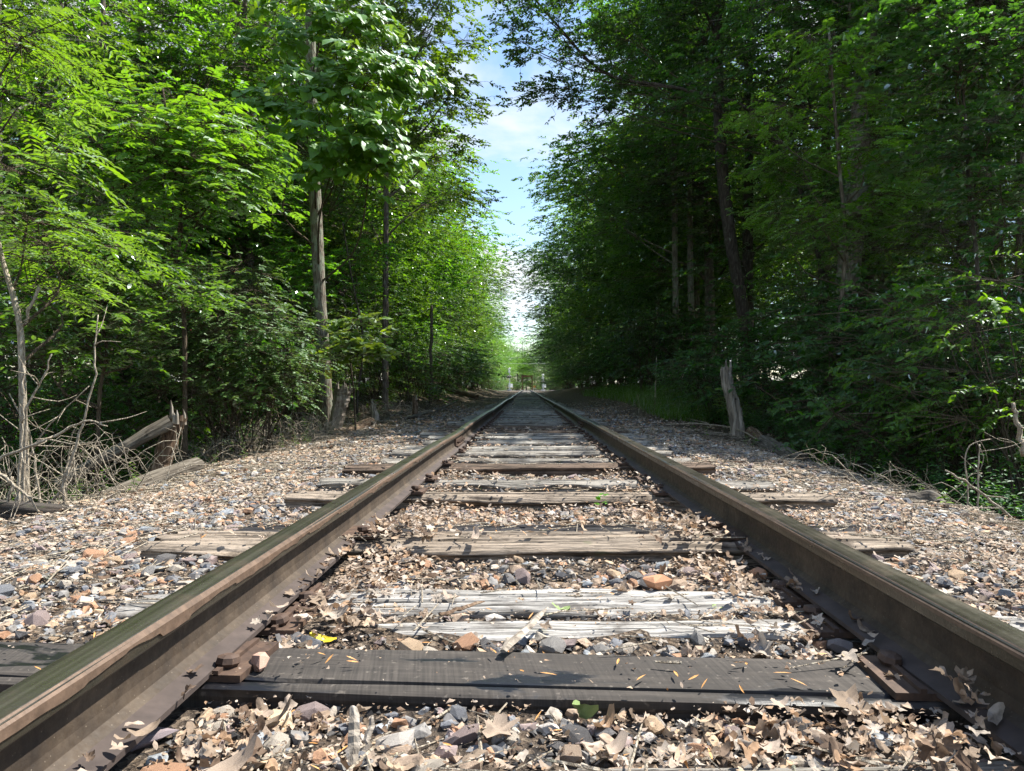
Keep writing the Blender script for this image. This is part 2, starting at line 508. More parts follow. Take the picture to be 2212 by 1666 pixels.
def ground_mat():
    m, t, out = mat('track_bed_and_forest_floor')
    n = N(t)
    tc = n('TexCoord').outputs['Object']
    sp = n('SeparateXYZ', {0: tc})
    ax = n('Math', {0: sp.outputs['X']}, operation='ABSOLUTE').outputs[0]
    wob = n.noise(tc, 1.2, 4)
    e = n('Math', {0: ax, 1: n('Math', {0: wob, 1: 2.0}, operation='MULTIPLY').outputs[0]}, operation='ADD').outputs[0]
    k = n.ramp(n('MapRange', {'Value': e, 1: 3.0, 2: 5.2}).outputs[0], [(0.0, 0.0), (1.0, 1.0)])
    f1 = n.noise(tc, 120, 4, 0.7)
    f2 = n.noise(tc, 14, 5, 0.65)
    vo = n('TexVoronoi', {'Vector': tc, 'Scale': 75.0}, feature='F1')
    vc = n('SeparateColor', {0: vo.outputs['Color']}).outputs[0]
    bed = n.ramp(vc, [(0.0, (0.035, 0.030, 0.027)), (0.30, (0.07, 0.058, 0.048)), (0.5, (0.135, 0.105, 0.08)), (0.68, (0.05, 0.045, 0.042)), (0.8, (0.24, 0.195, 0.15)), (0.92, (0.16, 0.12, 0.085))], 'CONSTANT')
    bed = n.mix(n.ramp(f2, [(0.4, 0.0), (0.62, 0.7)]), bed, n.ramp(f1, [(0.35, (0.05, 0.036, 0.026)), (0.55, (0.155, 0.115, 0.082)), (0.7, (0.30, 0.235, 0.175))]))
    mo = n.noise(tc, 3.3, 5, 0.6)
    bed = n.mix(n.ramp(mo, [(0.66, 0.0), (0.72, 0.7)]), bed, (0.075, 0.075, 0.022))
    fl = n.ramp(f1, [(0.3, (0.028, 0.021, 0.014)), (0.5, (0.085, 0.062, 0.042)), (0.7, (0.20, 0.155, 0.11))])
    fl = n.mix(n.ramp(f2, [(0.48, 0.0), (0.62, 0.6)]), fl, (0.03, 0.06, 0.014))
    col = n.mix(k, bed, fl)
    far = n.ramp(n('MapRange', {'Value': e, 1: 16.0, 2: 24.0}).outputs[0], [(0, 0.0), (1, 1.0)])
    col = n.mix(far, col, n.mix(f2, (0.035, 0.075, 0.018), (0.085, 0.13, 0.03)))
    hb = n('Math', {0: f1, 1: vo.outputs['Distance']}, operation='ADD').outputs[0]
    b = n('BsdfPrincipled', {'Base Color': col, 'Roughness': 0.95, 'Specular IOR Level': 0.15, 'Normal': n.bump(hb, 0.9, 0.02)})
    t.links.new(b.outputs[0], out.inputs[0])
    return m
M['ground'] = ground_mat()

# ---------------------------------------------------------------- terrain
PX = np.array([-600, -40, -25, -12, -8, -6, -4.5, -3.5, -2.6, -1.6, 0, 1.6, 2.3, 3.0, 4.0, 5.5, 8, 12, 25, 40, 600.])
PROF = [
    (0.0, [-.6, -.6, -.7, -1.05, -1.1, -1.1, -.75, -.34, -.16, -.065, -.065, -.065, -.13, -.28, -.75, -1.1, -1.1, -1.0, -.7, -.6, -.6]),
    (8.0, [-.6, -.6, -.7, -1.0, -1.05, -1.0, -.62, -.28, -.14, -.065, -.065, -.065, -.11, -.23, -.55, -.9, -1.0, -.9, -.6, -.6, -.6]),
    (13., [-.4, -.4, -.4, -.6, -.6, -.45, -.30, -.17, -.10, -.065, -.065, -.065, -.08, -.12, -.22, -.4, -.4, -.3, -.3, -.4, -.4]),
    (23., [-.2, -.2, .6, .8, .7, .62, .50, .28, -.02, -.065, -.065, -.065, -.02, .18, .42, .62, .8, .9, .8, 0, 0]),
    (60., [-.2, -.2, .6, .9, .8, .72, .58, .33, -.02, -.065, -.065, -.065, -.02, .22, .50, .7, .9, 1.0, .8, 0, 0]),
    (130, [-.2, -.2, .0, .1, .1, .1, .05, .0, -.03, -.05, -.05, -.05, -.03, .0, .05, .1, .1, .1, .0, 0, 0]),
    (150, [-.05] * 21),
    (165, [-.05] * 21),
    (200, [.5, .5, .4, .2, .1, .0, -.05, -.05, -.05, -.05, -.05, -.05, -.05, -.05, -.05, 0, .1, .2, .4, .5, .5]),
    (900, [3, 3, 1, .6, .3, .0, -.05, -.05, -.05, -.05, -.05, -.05, -.05, -.05, -.05, 0, .3, .6, 1, 3, 3]),
]
PY = np.array([p[0] for p in PROF])
PZ = np.array([p[1] for p in PROF])
def drop(y):
    return np.interp(y, [25, 72, 150, 165, 300, 900], [0, .04, .03, .02, -1.3, -1.6])
def gz(x, y):
    x = np.asarray(x, float); y = np.asarray(y, float)
    yy = np.clip(y, PY[0], PY[-1])
    k = np.clip(np.searchsorted(PY, yy) - 1, 0, len(PY) - 2)
    f = (yy - PY[k]) / (PY[k + 1] - PY[k])
    f = f * f * (3 - 2 * f)
    xi = np.clip(np.searchsorted(PX, x) - 1, 0, len(PX) - 2)
    g = np.clip((x - PX[xi]) / (PX[xi + 1] - PX[xi]), 0, 1)
    a = PZ[k, xi] * (1 - g) + PZ[k, xi + 1] * g
    b = PZ[k + 1, xi] * (1 - g) + PZ[k + 1, xi + 1] * g
    z = a * (1 - f) + b * f + drop(y)
    q = np.stack([x, y], -1).reshape(-1, 2)
    amp = np.clip((np.abs(x) - 1.4) / 1.5, 0, 1) * np.clip((147 - y) / 20, 0, 1)
    far = np.clip((np.abs(x) - 3.5) / 3, 0, 1)
    nz = fn(q, 11, 0.9).reshape(x.shape) * 0.035 + fn(q, 12, 2.6).reshape(x.shape) * 0.015
    nf = fn(q, 13, 0.25).reshape(x.shape) * 0.10
    nb = fn(q, 14, 3.0).reshape(x.shape) * 0.010 + fn(q, 15, 9.0).reshape(x.shape) * 0.006
    z = z + .032 * np.clip((2.75 - y) / .3, 0, 1) * np.clip((1.9 - np.abs(x)) / .4, 0, 1) + .018 * np.exp(-((y - 1.74) / .10) ** 2) * (np.abs(x) < 1.4)
    return z + amp * nz + far * nf * np.clip((147 - y) / 20, 0, 1) + nb * np.clip((30 - y) / 20, 0, 1)
def gz1(x, y): return float(gz(np.array([x]), np.array([y]))[0])

xl = np.unique(np.round(np.r_[np.arange(-4.2, 3.9, 0.07), np.linspace(-12, -4.2, 30), np.linspace(3.9, 12, 30), np.linspace(-45, -12, 20), np.linspace(12, 45, 20), [-600, -300, -150, -80, 80, 150, 300, 600]], 4))
yl = np.unique(np.round(np.r_[np.arange(0.5, 8, 0.07), np.geomspace(8, 60, 90), np.linspace(60, 200, 60), [-60, -25, -12, -6, -3, -1.5, -.5, 0, 250, 320, 420, 600, 900, 1600]], 4))
GX, GY = np.meshgrid(xl, yl)
GZ = gz(GX, GY)
nx, ny = len(xl), len(yl)
ii = (np.arange(ny - 1)[:, None] * nx + np.arange(nx - 1)[None]).ravel()
ground = link('ground', mesh_np('ground', np.c_[GX.ravel(), GY.ravel(), GZ.ravel()], [np.c_[ii, ii + 1, ii + nx + 1, ii + nx]], M['ground'], None, True))
tag(ground, 'dark gravel track bed with leaf strewn shoulders falling away into the wood', None, None, 'structure')

# the road over the crossing
rx = np.linspace(-60, 60, 41)
ry = np.array([151.0, 151.4, 157.6, 158.0])
rz = np.array([-.02, .012, .012, -.02])
RX, RY = np.meshgrid(rx, ry)
ii = (np.arange(3)[:, None] * 41 + np.arange(40)[None]).ravel()
road = link('road', mesh_np('road', np.c_[RX.ravel(), RY.ravel(), (np.repeat(rz, 41) + drop(RY.ravel()) + 0.12)], [np.c_[ii, ii + 1, ii + 42, ii + 41]], M['asphalt']))
tag(road, 'pale sunlit road crossing the track far ahead', None, None, 'structure')

# ---------------------------------------------------------------- rails
XL, XR = -0.688, 0.821
RT, RB = 0.1665, 0.0150
JOINT = {'L': [7.0, 14.3, 24.3, 34.2, 44], 'R': [10.4, 20.2, 30, 40]}
def rail_xy(side, y):
    s = 0 if side == 'L' else 3
    a = np.clip((y - 6) / 20, 0, 1)
    x = (XL if side == 'L' else XR) + a * (0.012 * np.sin(y * 0.45 + s) + 0.010 * np.sin(y * 0.21 + 1.3 * s))
    dz = drop(y) + a * 0.007 * np.sin(y * 0.5 + 2 + s)
    for j in JOINT[side]:
        dz = dz - 0.013 * np.exp(-((y - j) / 1.0) ** 2)
    return x, dz
h = RT - RB
prof = [  # half profile: (x from the centre, height above the base)
    (0.070, 0.000), (0.070, 0.0105), (0.030, 0.020), (0.013, 0.030), (0.0085, 0.048), (0.0080, 0.080), (0.0095, 0.100), (0.018, 0.1085),
    (0.034, 0.1135), (0.0370, 0.117), (0.0370, 0.1395), (0.0345, 0.1465), (0.028, 0.1500), (0.014, 0.1514), (0.0, h)]
full = prof + [(-a, b) for a, b in prof[-2::-1]]
full = np.array(full)
def build_rail(side):
    ys = np.unique(np.r_[np.arange(-1.5, 12, 0.12), np.arange(12, 40, 0.4), np.arange(40, 170, 2.0)])
    cx, dz = rail_xy(side, ys)
    n, k = len(ys), len(full)
    V = np.zeros((n, k, 3))
    V[:, :, 0] = cx[:, None] + full[None, :, 0]
    V[:, :, 1] = ys[:, None]
    V[:, :, 2] = RB + full[None, :, 1] + dz[:, None]
    V[:, 9:20, 0] += (0.0016 * fn(np.c_[ys * 3.0], 5, 1.0))[:, None]
    i = np.arange(n - 1)[:, None] * k; j = np.arange(k - 1)[None]
    q = (np.stack([i + j, i + k + j, i + k + j + 1, i + j + 1], -1))
    jj = np.broadcast_to(j, (n - 1, k - 1)).ravel()
    head = (jj >= 8) & (jj <= 19)
    q = q.reshape(-1, 4)
    root = empty('rail', (cx[0], ys[0], RB))
    off = np.array([cx[0], ys[0], RB])
    foot = (jj <= 1) | (jj >= k - 3)
    link('rail_web', mesh_np('rail_web', V.reshape(-1, 3) - off, [q[~head & ~foot]], M['rail_web']), root)
    link('rail_foot', mesh_np('rail_foot', V.reshape(-1, 3) - off, [q[foot]], M['rail_foot']), root)
    link('rail_head', mesh_np('rail_head', V.reshape(-1, 3) - off, [q[head]], M['rail_head']), root)
    # the lip of metal rolled over the gauge corner
    g = 1 if side == 'L' else -1
    yl_ = np.arange(-1.0, 12, 0.012)
    lx, ldz = rail_xy(side, yl_)
    rr = np.random.default_rng(3)
    step = np.repeat(rr.uniform(0.0, 1.0, len(yl_) // 9 + 2), 9)[:len(yl_)]
    jag = (0.002 + 0.0065 * step + 0.0022 * (fn(np.c_[yl_], 8, 5.0) + 0.4 * fn(np.c_[yl_], 9, 22.0)))
    if side == 'R':
        jag = jag * 0.2
    xo = lx + g * (0.0376 + 0.0012)
    zt = RB + ldz + 0.1462
    zb = RB + ldz + 0.1370 - jag * 1.4
    a = np.stack([lx + g * 0.0300, yl_, zt + 0.0036], -1); b = np.stack([xo, yl_, zt - 0.004], -1); c = np.stack([xo + g * 0.0012, yl_, zb], -1); d = np.stack([lx + g * 0.036, yl_, zb - 0.0004], -1)
    VV = np.stack([a, b, c, d], 1).reshape(-1, 3)
    m_ = len(yl_)
    i = np.arange(m_ - 1)[:, None] * 4; j = np.arange(3)[None]
    link('rolled_lip', mesh_np('rolled_lip', VV - off, [np.stack([i + j, i + 4 + j, i + 5 + j, i + 1 + j], -1).reshape(-1, 4)], M['rail_lip']), root)
    for jn in JOINT[side]:
        jx, jz = rail_xy(side, np.array([jn]))
        for sg in (1, -1):
            mb = MB()
            mb.add(*box((0, 0, 0), (0.016, 0.62, 0.076)))
            mb.add(*box((sg * 0.012, 0, -0.036), (0.034, 0.62, 0.012)))
            jb = link('joint_bar', mb.mesh('joint_bar', M['rust']), root, (float(jx[0]) + sg * 0.0175 - off[0], jn - off[1], RB + 0.066 + float(jz[0]) - off[2]))
            for q_ in range(4):
                V_, F_ = tube(np.array([[0, 0, 0], [sg * 0.022, 0, 0]]), [0.017, 0.017], 6)
                mb = MB().add(V_, F_)
                V_, F_ = tube(np.array([[0, 0, 0], [sg * 0.036, 0, 0]]), [0.010, 0.010], 6)
                mb.add(V_, F_)
                link('bolt', mb.mesh('bolt', M['rust']), jb, (sg * 0.008, -0.225 + 0.15 * q_, 0.002))
    return root
rl = build_rail('L')
tag(rl, 'rusty brown left rail with a jagged rolled lip along its lit inner edge', 'rail', 'rails of the track')
rr_ = build_rail('R')
tag(rr_, 'dark rusty right rail whose inner side lies in shadow', 'rail', 'rails of the track')

# ---------------------------------------------------------------- sleepers
def sleeper_mesh(name, wid, length, hgt, nl, nw, seed, age, split=None, chip=0.5):
    """age 0 = sawn and sharp, 1 = rotten; object origin on the top centre"""
    r = np.random.default_rng(seed)
    ns = max(3, nw // 4)
    xs = np.linspace(-length / 2, length / 2, nl)
    cs = []                                              # (across, depth) of the cross-section
    for t in np.linspace(0, 1, ns, endpoint=False): cs.append((-wid / 2, -hgt * (1 - t)))
    for t in np.linspace(0, 1, nw): cs.append((-wid / 2 + wid * t, 0.0))
    for t in np.linspace(0, 1, ns + 1)[1:]: cs.append((wid / 2, -hgt * t))
    cs = np.array(cs)
    k = len(cs)
    X = np.repeat(xs[:, None], k, 1); Y = np.repeat(cs[None, :, 0], nl, 0); Z = np.repeat(cs[None, :, 1], nl, 0)
    top = (np.arange(k) >= ns - 1) & (np.arange(k) <= ns + nw)
    arc = np.cumsum(np.r_[0, np.linalg.norm(np.diff(cs, axis=0), axis=1)])[None].repeat(nl, 0)
    # rounding of the edges, with wear
    ed = np.minimum(np.abs(Y - wid / 2), np.abs(Y + wid / 2))
    edge = np.exp(-(ed / (0.008 + 0.03 * age)) ** 1.2)
    wear = 0.5 + 0.5 * fn(np.c_[X.ravel() * 3, (Y.ravel() > 0) * 5.0], seed + 1, 0.7).reshape(X.shape)
    Z = Z - top[None] * edge * (0.004 + age * 0.035 * wear)
    Y = Y - np.sign(Y) * (~top)[None] * (0.003 + 0.012 * age * wear)
    # grooves along the grain
    if age > 0:
        for q in range(int(5 + 20 * age)):
            a0 = r.uniform(arc.min(), arc.max()); sg = r.uniform(0.0018, 0.006) * (0.6 + 0.7 * age)
            dp = r.uniform(0.004, 0.018) * age * (1.5 if age >= 1 else 1)
            wander = 0.010 * fn(np.c_[X.ravel() * 1.0], seed * 31 + q, 0.6).reshape(X.shape) + r.uniform(-.02, .02) * X
            live = np.clip(1.5 * fn(np.c_[X.ravel()], seed * 37 + q, 0.5).reshape(X.shape) + 0.6, 0, 1)
            gq = np.exp(-((arc - a0 - wander) / sg) ** 2) * dp * live
            Z = Z - gq * top[None]
            Y = Y + np.sign(cs[:, 0])[None] * gq * (~top)[None] * -1
        for (w0, dep, sg) in (split or []):
            wander = 0.014 * fn(np.c_[X.ravel()], seed * 41 + 3, 0.5).reshape(X.shape)
            Z = Z - top[None] * dep * np.exp(-((Y - w0 - wander) / sg) ** 4)
    q = np.c_[X.ravel(), Y.ravel() * 2, Z.ravel() * 2]
    Z = Z + 0.006 * age * fn(q, seed + 5, 0.7).reshape(X.shape) + 0.010 * age * fn(np.c_[X.ravel()], seed + 6, 0.25).reshape(X.shape)
    Y = Y + 0.012 * age * fn(np.c_[X.ravel()], seed + 7, 0.25).reshape(X.shape)
    if nw > 12:
        Z = Z + 0.0016 * age * fn(np.c_[X.ravel() * 2, Y.ravel() * 30], seed + 8, 1.5).reshape(X.shape)
    # ragged ends
    rag = age * 0.035 * np.abs(fn(np.c_[cs[:, 0] * 40, cs[:, 1] * 40], seed + 9, 0.6))
    X[0] += rag; X[-1] -= rag[::-1]; X[1] += rag * 0.5; X[-2] -= rag[::-1] * 0.5
    V = np.stack([X, Y, Z], -1).reshape(-1, 3)
    i = np.arange(nl - 1)[:, None] * k; j = np.arange(k - 1)[None]
    Q = np.stack([i + j, i + k + j, i + k + j + 1, i + j + 1], -1).reshape(-1, 4)[:, ::-1]
    c0, c1 = len(V), len(V) + 1
    V = np.r_[V, [[V[:k, 0].mean(), 0, -hgt * .5]], [[V[-k:, 0].mean(), 0, -hgt * .5]]]
    jj = np.arange(k - 1)
    T = np.r_[np.c_[np.full(k - 1, c0), jj, jj + 1], np.c_[np.full(k - 1, c1), (nl - 1) * k + jj + 1, (nl - 1) * k + jj]]
    return mesh_np(name, V, [Q, T], M['sleeper'], None, age > 0.2 and nw > 12)

GREY, SILVER, BROWN, TAN, BLACK = (0.25, 0.232, 0.205), (0.37, 0.355, 0.335), (0.15, 0.108, 0.08), (0.29, 0.238, 0.187), (0.035, 0.034, 0.037)
# front edge y, width, rotation degrees, centre x, top z, age, tint, creosoted, label
HERO = [
    (0.884, .23, 1.0, 0.52, .000, .7, GREY, 0, 'grey sleeper cut off by the bottom edge of the picture', 2.0),
    (1.323, .225, -3.6, .02, .006, .12, None, 1, 'broad black creosoted sleeper with tar stains and saw marks nearest the camera', 2.62),
    (1.702, .155, -.6, .10, -.012, .8, SILVER, 0, 'narrow silver weathered sleeper just behind the black tarred one', 2.3),
    (1.907, .185, .8, -.02, -.012, .75, SILVER, 0, 'silver white flaking sleeper, second behind the black tarred one', 2.3),
    (2.525, .29, -.8, -.06, .030, 1.0, TAN, 0, 'thick tan sleeper split lengthwise with deep wavy grain', 2.78),
    (2.870, .20, -.5, .06, -.004, .3, BLACK, 0, 'smooth black sleeper lying close behind the split tan one', 2.62),
    (3.768, .22, -1.2, .12, .010, .9, TAN, 0, 'weathered tan sleeper with a green seedling at its front', 2.95),
    (4.301, .21, -2.0, .05, .012, .9, GREY, 0, 'grey cracked sleeper with dark split, slightly askew', 2.8),
    (5.189, .25, .5, -.03, .014, .85, BROWN, 0, 'brown sleeper with a knot standing proud of the ballast', 2.75),
    (5.816, .20, 0, .04, -.010, .8, GREY, 0, 'dark grey sleeper half buried behind the brown knotted one', 2.6),
    (6.433, .22, .6, 0, .004, .8, GREY, 0, 'grey sleeper beside the joint bar of the left rail', 2.6),
]
ORD = ['first', 'second', 'third', 'fourth', 'fifth', 'sixth', 'seventh', 'eighth', 'ninth', 'tenth', 'eleventh', 'twelfth', 'thirteenth', 'fourteenth', 'fifteenth', 'sixteenth', 'seventeenth', 'eighteenth', 'nineteenth', 'twentieth',
       'twenty-first', 'twenty-second', 'twenty-third', 'twenty-fourth', 'twenty-fifth', 'twenty-sixth', 'twenty-seventh', 'twenty-eighth', 'twenty-ninth', 'thirtieth', 'thirty-first', 'thirty-second', 'thirty-third', 'thirty-fourth', 'thirty-fifth', 'thirty-sixth', 'thirty-seventh', 'thirty-eighth', 'thirty-ninth', 'fortieth']
SLEEP = []      # (centre y, half width, centre x, half length, rotation, top z) for the scatter
def plate_mesh():
    mb = MB()
    mb.add(*box((0, 0, 0), (0.27, 0.185, 0.014)))
    mb.add(*box((0.085, 0, 0.010), (0.012, 0.185, 0.010)))
    mb.add(*box((-0.085, 0, 0.010), (0.012, 0.185, 0.010)))
    return mb.mesh('tie_plate', M['rust'])
def spike_mesh():
    mb = MB()
    mb.add(*box((0, 0, -0.02), (0.018, 0.018, 0.07)))
    V, F_ = tube([[-0.004, 0, 0.012], [-0.004, 0, 0.022], [-0.004, 0, 0.033], [-0.004, 0, 0.037]], [0.016, 0.025, 0.022, 0.010], 8)
    mb.add(V, F_)
    return mb.mesh('spike', M['rust'])
PLATE, SPIKE = plate_mesh(), spike_mesh()
def add_plates(t, yc, off):
    for side in 'LR':
        rx_, rz_ = rail_xy(side, np.array([yc]))
        p = link('tie_plate', PLATE, t, (float(rx_[0]) - off[0], 0, 0.0075 + float(rz_[0]) - (off[2] - drop(yc))))
        for sx, sy in ((1, -.05), (-1, .05)):
            link('spike', SPIKE, p, (sx * 0.092, sy, -.010 + random.uniform(0, .012)), (random.uniform(-.15, .15), random.uniform(-.15, .15), 0 if sx > 0 else math.pi))
for i, (yf, wd, ro, cx, tz, age, tint, cre, lab, ln) in enumerate(HERO):
    sp = [(0.035, .075, .016)] if 'split' in lab else [(-.085, .02, .005)] if i == 1 else ([(-.02, .045, .012)] if age > .85 else None)
    me = sleeper_mesh('railway_sleeper', wd, ln, 0.16, 150 if i < 9 else 90, 44 if i < 9 else 26, 100 + i, age, sp)
    if cre:
        me.materials.clear(); me.materials.append(M['creosote'])
    yc = yf + wd / 2; cx += .055
    o = link('railway_sleeper', me, None, (cx, yc, tz), (0, 0, R(ro)), None, tint or BLACK)
    tag(o, lab, 'sleeper', 'sleepers under the rails')
    SLEEP.append((yc, wd / 2, cx, ln / 2, R(ro), tz))
    if i > 0: add_plates(o, yc, (cx, yc, 0))
ymid = 6.95
mids, idx = [], 0
variants = [sleeper_mesh('railway_sleeper', .225, 2.62, .16, 60, 18, 300 + q, .85) for q in range(5)]
fars = [sleeper_mesh('railway_sleeper', .225, 2.62, .16, 14, 8, 400 + q, .8) for q in range(4)]
CN = {0: ('pale silver', SILVER), 1: ('mid grey', GREY), 2: ('brown', BROWN), 3: ('near black', (0.07, 0.062, 0.058)), 4: ('ashen', (0.30, 0.285, 0.255))}
y = ymid
cnt = len(HERO)
while y < 150:
    cname, tint = CN[random.choice([0, 1, 1, 4, 4, 0, 4, 1, 2, 3])]
    me = variants[cnt % 5] if y < 24 else fars[cnt % 4]
    ro = R(random.uniform(-2.2, 2.2)); cx = random.uniform(-.08, .08); sx = random.uniform(.95, 1.08); sy = random.uniform(.85, 1.1)
    if random.random() < .5: ro += math.pi
    tz = random.uniform(-.028, .006)
    o = link('railway_sleeper', me, None, (cx + .066, y, tz + float(drop(y))), (R(random.uniform(-2, 2)), 0, ro), (sx, sy, 1), tint)
    if cnt < 40:
        lab = f'{cname} weathered sleeper, {ORD[cnt]} under the rails counting from the camera'
        grp = 'sleepers under the rails'
    else:
        lab, grp = 'weathered sleeper far down the line where they merge together', 'far sleepers down the line'
    tag(o, lab, 'sleeper', grp)
    SLEEP.append((y, .1125 * sy, cx + .066, 1.31 * sx, ro if abs(ro) < 1 else ro - math.pi, tz))
    if y < 18:
        pe = empty('plates', (0, 0, 0)) if False else None
        for side in 'LR':
            rx_, rz_ = rail_xy(side, np.array([y]))
            loc = Matrix.Translation((float(rx_[0]), y, 0.0075 + float(rz_[0])))
            p = link('tie_plate', PLATE, o)
            p.matrix_parent_inverse = (Matrix.Translation(o.location) @ o.rotation_euler.to_matrix().to_4x4() @ Matrix.Diagonal((*o.scale, 1))).inverted()
            p.location = loc.translation
            for sx_, sy_ in ((1, -.05), (-1, .05)):
                link('spike', SPIKE, p, (sx_ * 0.092, sy_, -.010 + random.uniform(0, .012)), (random.uniform(-.15, .15), random.uniform(-.15, .15), 0 if sx_ > 0 else math.pi))
    cnt += 1
    y += random.uniform(.49, .57)

S_ = np.array(SLEEP)
def on_sleeper(x, y, pad=0.0):
    """index of the sleeper under each point, or -1"""
    res = np.full(len(x), -1)
    for q in range(len(S_)):
        yc, hw, cx, hl, ro, tz = S_[q]
        if yc > 32: break
        near = np.abs(y - yc) < 0.35
        if not near.any(): continue
        dx = x[near] - cx; dy = y[near] - yc
        ly = -np.sin(ro) * dx + np.cos(ro) * dy
        lx = np.cos(ro) * dx + np.sin(ro) * dy
        hit = (np.abs(ly) < hw + pad) & (np.abs(lx) < hl + pad)
        idx_ = np.where(near)[0][hit]
        res[idx_] = q
    return res
def on_rail(x, pad=0.0):
    return (np.abs(x - XL) < 0.072 + pad) | (np.abs(x - XR) < 0.072 + pad)

# ---------------------------------------------------------------- stones
ICO_V = []
g_ = (1 + 5 ** .5) / 2
for a in (-1, 1):
    for b in (-g_, g_):
        ICO_V += [(0, a, b), (a, b, 0), (b, 0, a)]
ICO_V = np.array(ICO_V, float); ICO_V /= np.linalg.norm(ICO_V[0])
import bmesh
def hull(pts):
    bm = bmesh.new()
    for p in pts: bm.verts.new(p)
    r = bmesh.ops.convex_hull(bm, input=bm.verts)
    bmesh.ops.delete(bm, geom=[v for v in bm.verts if not v.link_faces], context='VERTS')
    bm.verts.index_update()
    V = np.array([v.co[:] for v in bm.verts]); T = np.array([[v.index for v in f.verts] for f in bm.faces if len(f.verts) == 3])
    bm.free()
    return V, [T]
def stone_shape(seed, npts, jit=.38):
    r = np.random.default_rng(seed)
    i_ = np.arange(npts) + .5
    ph = np.arccos(1 - 2 * i_ / npts); th = np.pi * (1 + 5 ** .5) * i_
    p = np.c_[np.cos(th) * np.sin(ph), np.sin(th) * np.sin(ph), np.cos(ph)]
    p = nrm_(p + r.normal(size=p.shape) * jit)
    p *= r.uniform(.80, 1.10, npts)[:, None]
    p = p * [1.12, r.uniform(.62, .95), r.uniform(.45, .75)]
    return hull(p)
def nrm_(a): return a / np.linalg.norm(a, axis=-1, keepdims=True)
small_stones = [stone_shape(500 + q, 11) for q in range(14)]
big_stones = [stone_shape(600 + q, 22, .30) for q in range(16)]
big_me = [mesh_np('stone', V, F_, M['stone']) for V, F_ in big_stones]

def rand_pts(n, x0, x1, y0, y1, pow_=1.0, r=rng):
    x = r.uniform(x0, x1, n)
    y = y0 + (y1 - y0) * r.uniform(0, 1, n) ** pow_
    return x, y
# the three hundred largest in view
cand_x, cand_y = rand_pts(2600, -1.9, 1.7, 0.98, 3.2, 1.3)
keep = (on_sleeper(cand_x, cand_y, 0.015) < 0) & ~on_rail(cand_x, .02) & (np.abs(cand_x) < cand_y * .80)
cand_x, cand_y = cand_x[keep], cand_y[keep]
chosen = []
for x_, y_ in zip(cand_x, cand_y):
    r_ = rng.uniform(.015, .031) if rng.random() < .82 else rng.uniform(.030, .044)
    if all((x_ - a) ** 2 + (y_ - b) ** 2 > ((r_ + c) * .70) ** 2 for a, b, c in chosen):
        chosen.append((x_, y_, r_))
    if len(chosen) >= 290: break
for q, (x_, y_, r_) in enumerate(chosen):
    link('stone', big_me[q % 16], ground, (x_, y_, gz1(x_, y_) + r_ * rng.uniform(.10, .38)), (rng.uniform(-.3, .3), rng.uniform(-.3, .3), rng.uniform(0, 6.28)), (r_, r_, r_))
CH = np.array(chosen)
mb = MB()
def stones_into(mb, n, x0, x1, y0, y1, s0, s1, pw=1.0, skipnear=False):
    x, y = rand_pts(n, x0, x1, y0, y1, pw)
    k = (on_sleeper(x, y, .008) < 0) & ~on_rail(x, .01) & (np.abs(x) < y * .82 + .3)
    sh = np.clip((np.abs(x) - 2.2) / 1.1, 0, 1)
    k &= rng.uniform(0, 1, n) > sh * .85
    x, y = x[k], y[k]
    s = rng.uniform(s0, s1, len(x)) * rng.choice([.6, .8, 1, 1, 1.25], len(x))
    z = gz(x, y) + s * rng.uniform(-.15, .35, len(x))
    rt = eul(rng.uniform(-.5, .5, len(x)), rng.uniform(-.5, .5, len(x)), rng.uniform(0, 6.28, len(x)))
    rn = rng.uniform(0, 1, len(x))
    which = rng.integers(0, len(small_stones), len(x))
    for w_ in range(len(small_stones)):
        m_ = which == w_
        if m_.any():
            scatter(mb, small_stones[w_][0], small_stones[w_][1], np.c_[x, y, z][m_], rt[m_], np.repeat(s[m_][:, None], 3, 1), rn[m_])
stones_into(mb, 15000, -2.6, 2.4, 0.9, 4.2, .009, .026, 1.2)
stones_into(mb, 11000, -3.2, 3.0, 3.6, 9.5, .014, .034, 1.2)
stones_into(mb, 5000, -2.8, 2.6, 9, 24, .02, .04, 1.4)
gr = link('gravel', mb.mesh('gravel', M['gravel']), ground); gr['kind'] = 'stuff'
mb = MB()
x, y = rand_pts(30000, -2.3, 2.2, .9, 7.5, 1.4)
k = (on_sleeper(x, y, .0) < 0) & ~on_rail(x) & (fn(np.c_[x, y], 77, 1.1) > -.35)
x, y = x[k], y[k]
s = rng.uniform(.003, .010, len(x))
scatter(mb, np.array([[1, 0, 0], [-1, .2, 0], [0, 1, .2], [.1, -1, 0], [0, .1, .9], [0, 0, -.8]]), [np.array([[0, 2, 4], [2, 1, 4], [1, 3, 4], [3, 0, 4]])], np.c_[x, y, gz(x, y) + s * .3], eul(rng.uniform(-1, 1, len(x)), rng.uniform(-1, 1, len(x)), rng.uniform(0, 6, len(x))), np.repeat(s[:, None], 3, 1), rng.uniform(0, 1, len(x)))
ci = link('cinder', mb.mesh('cinder', M['cinder']), ground); ci['kind'] = 'stuff'

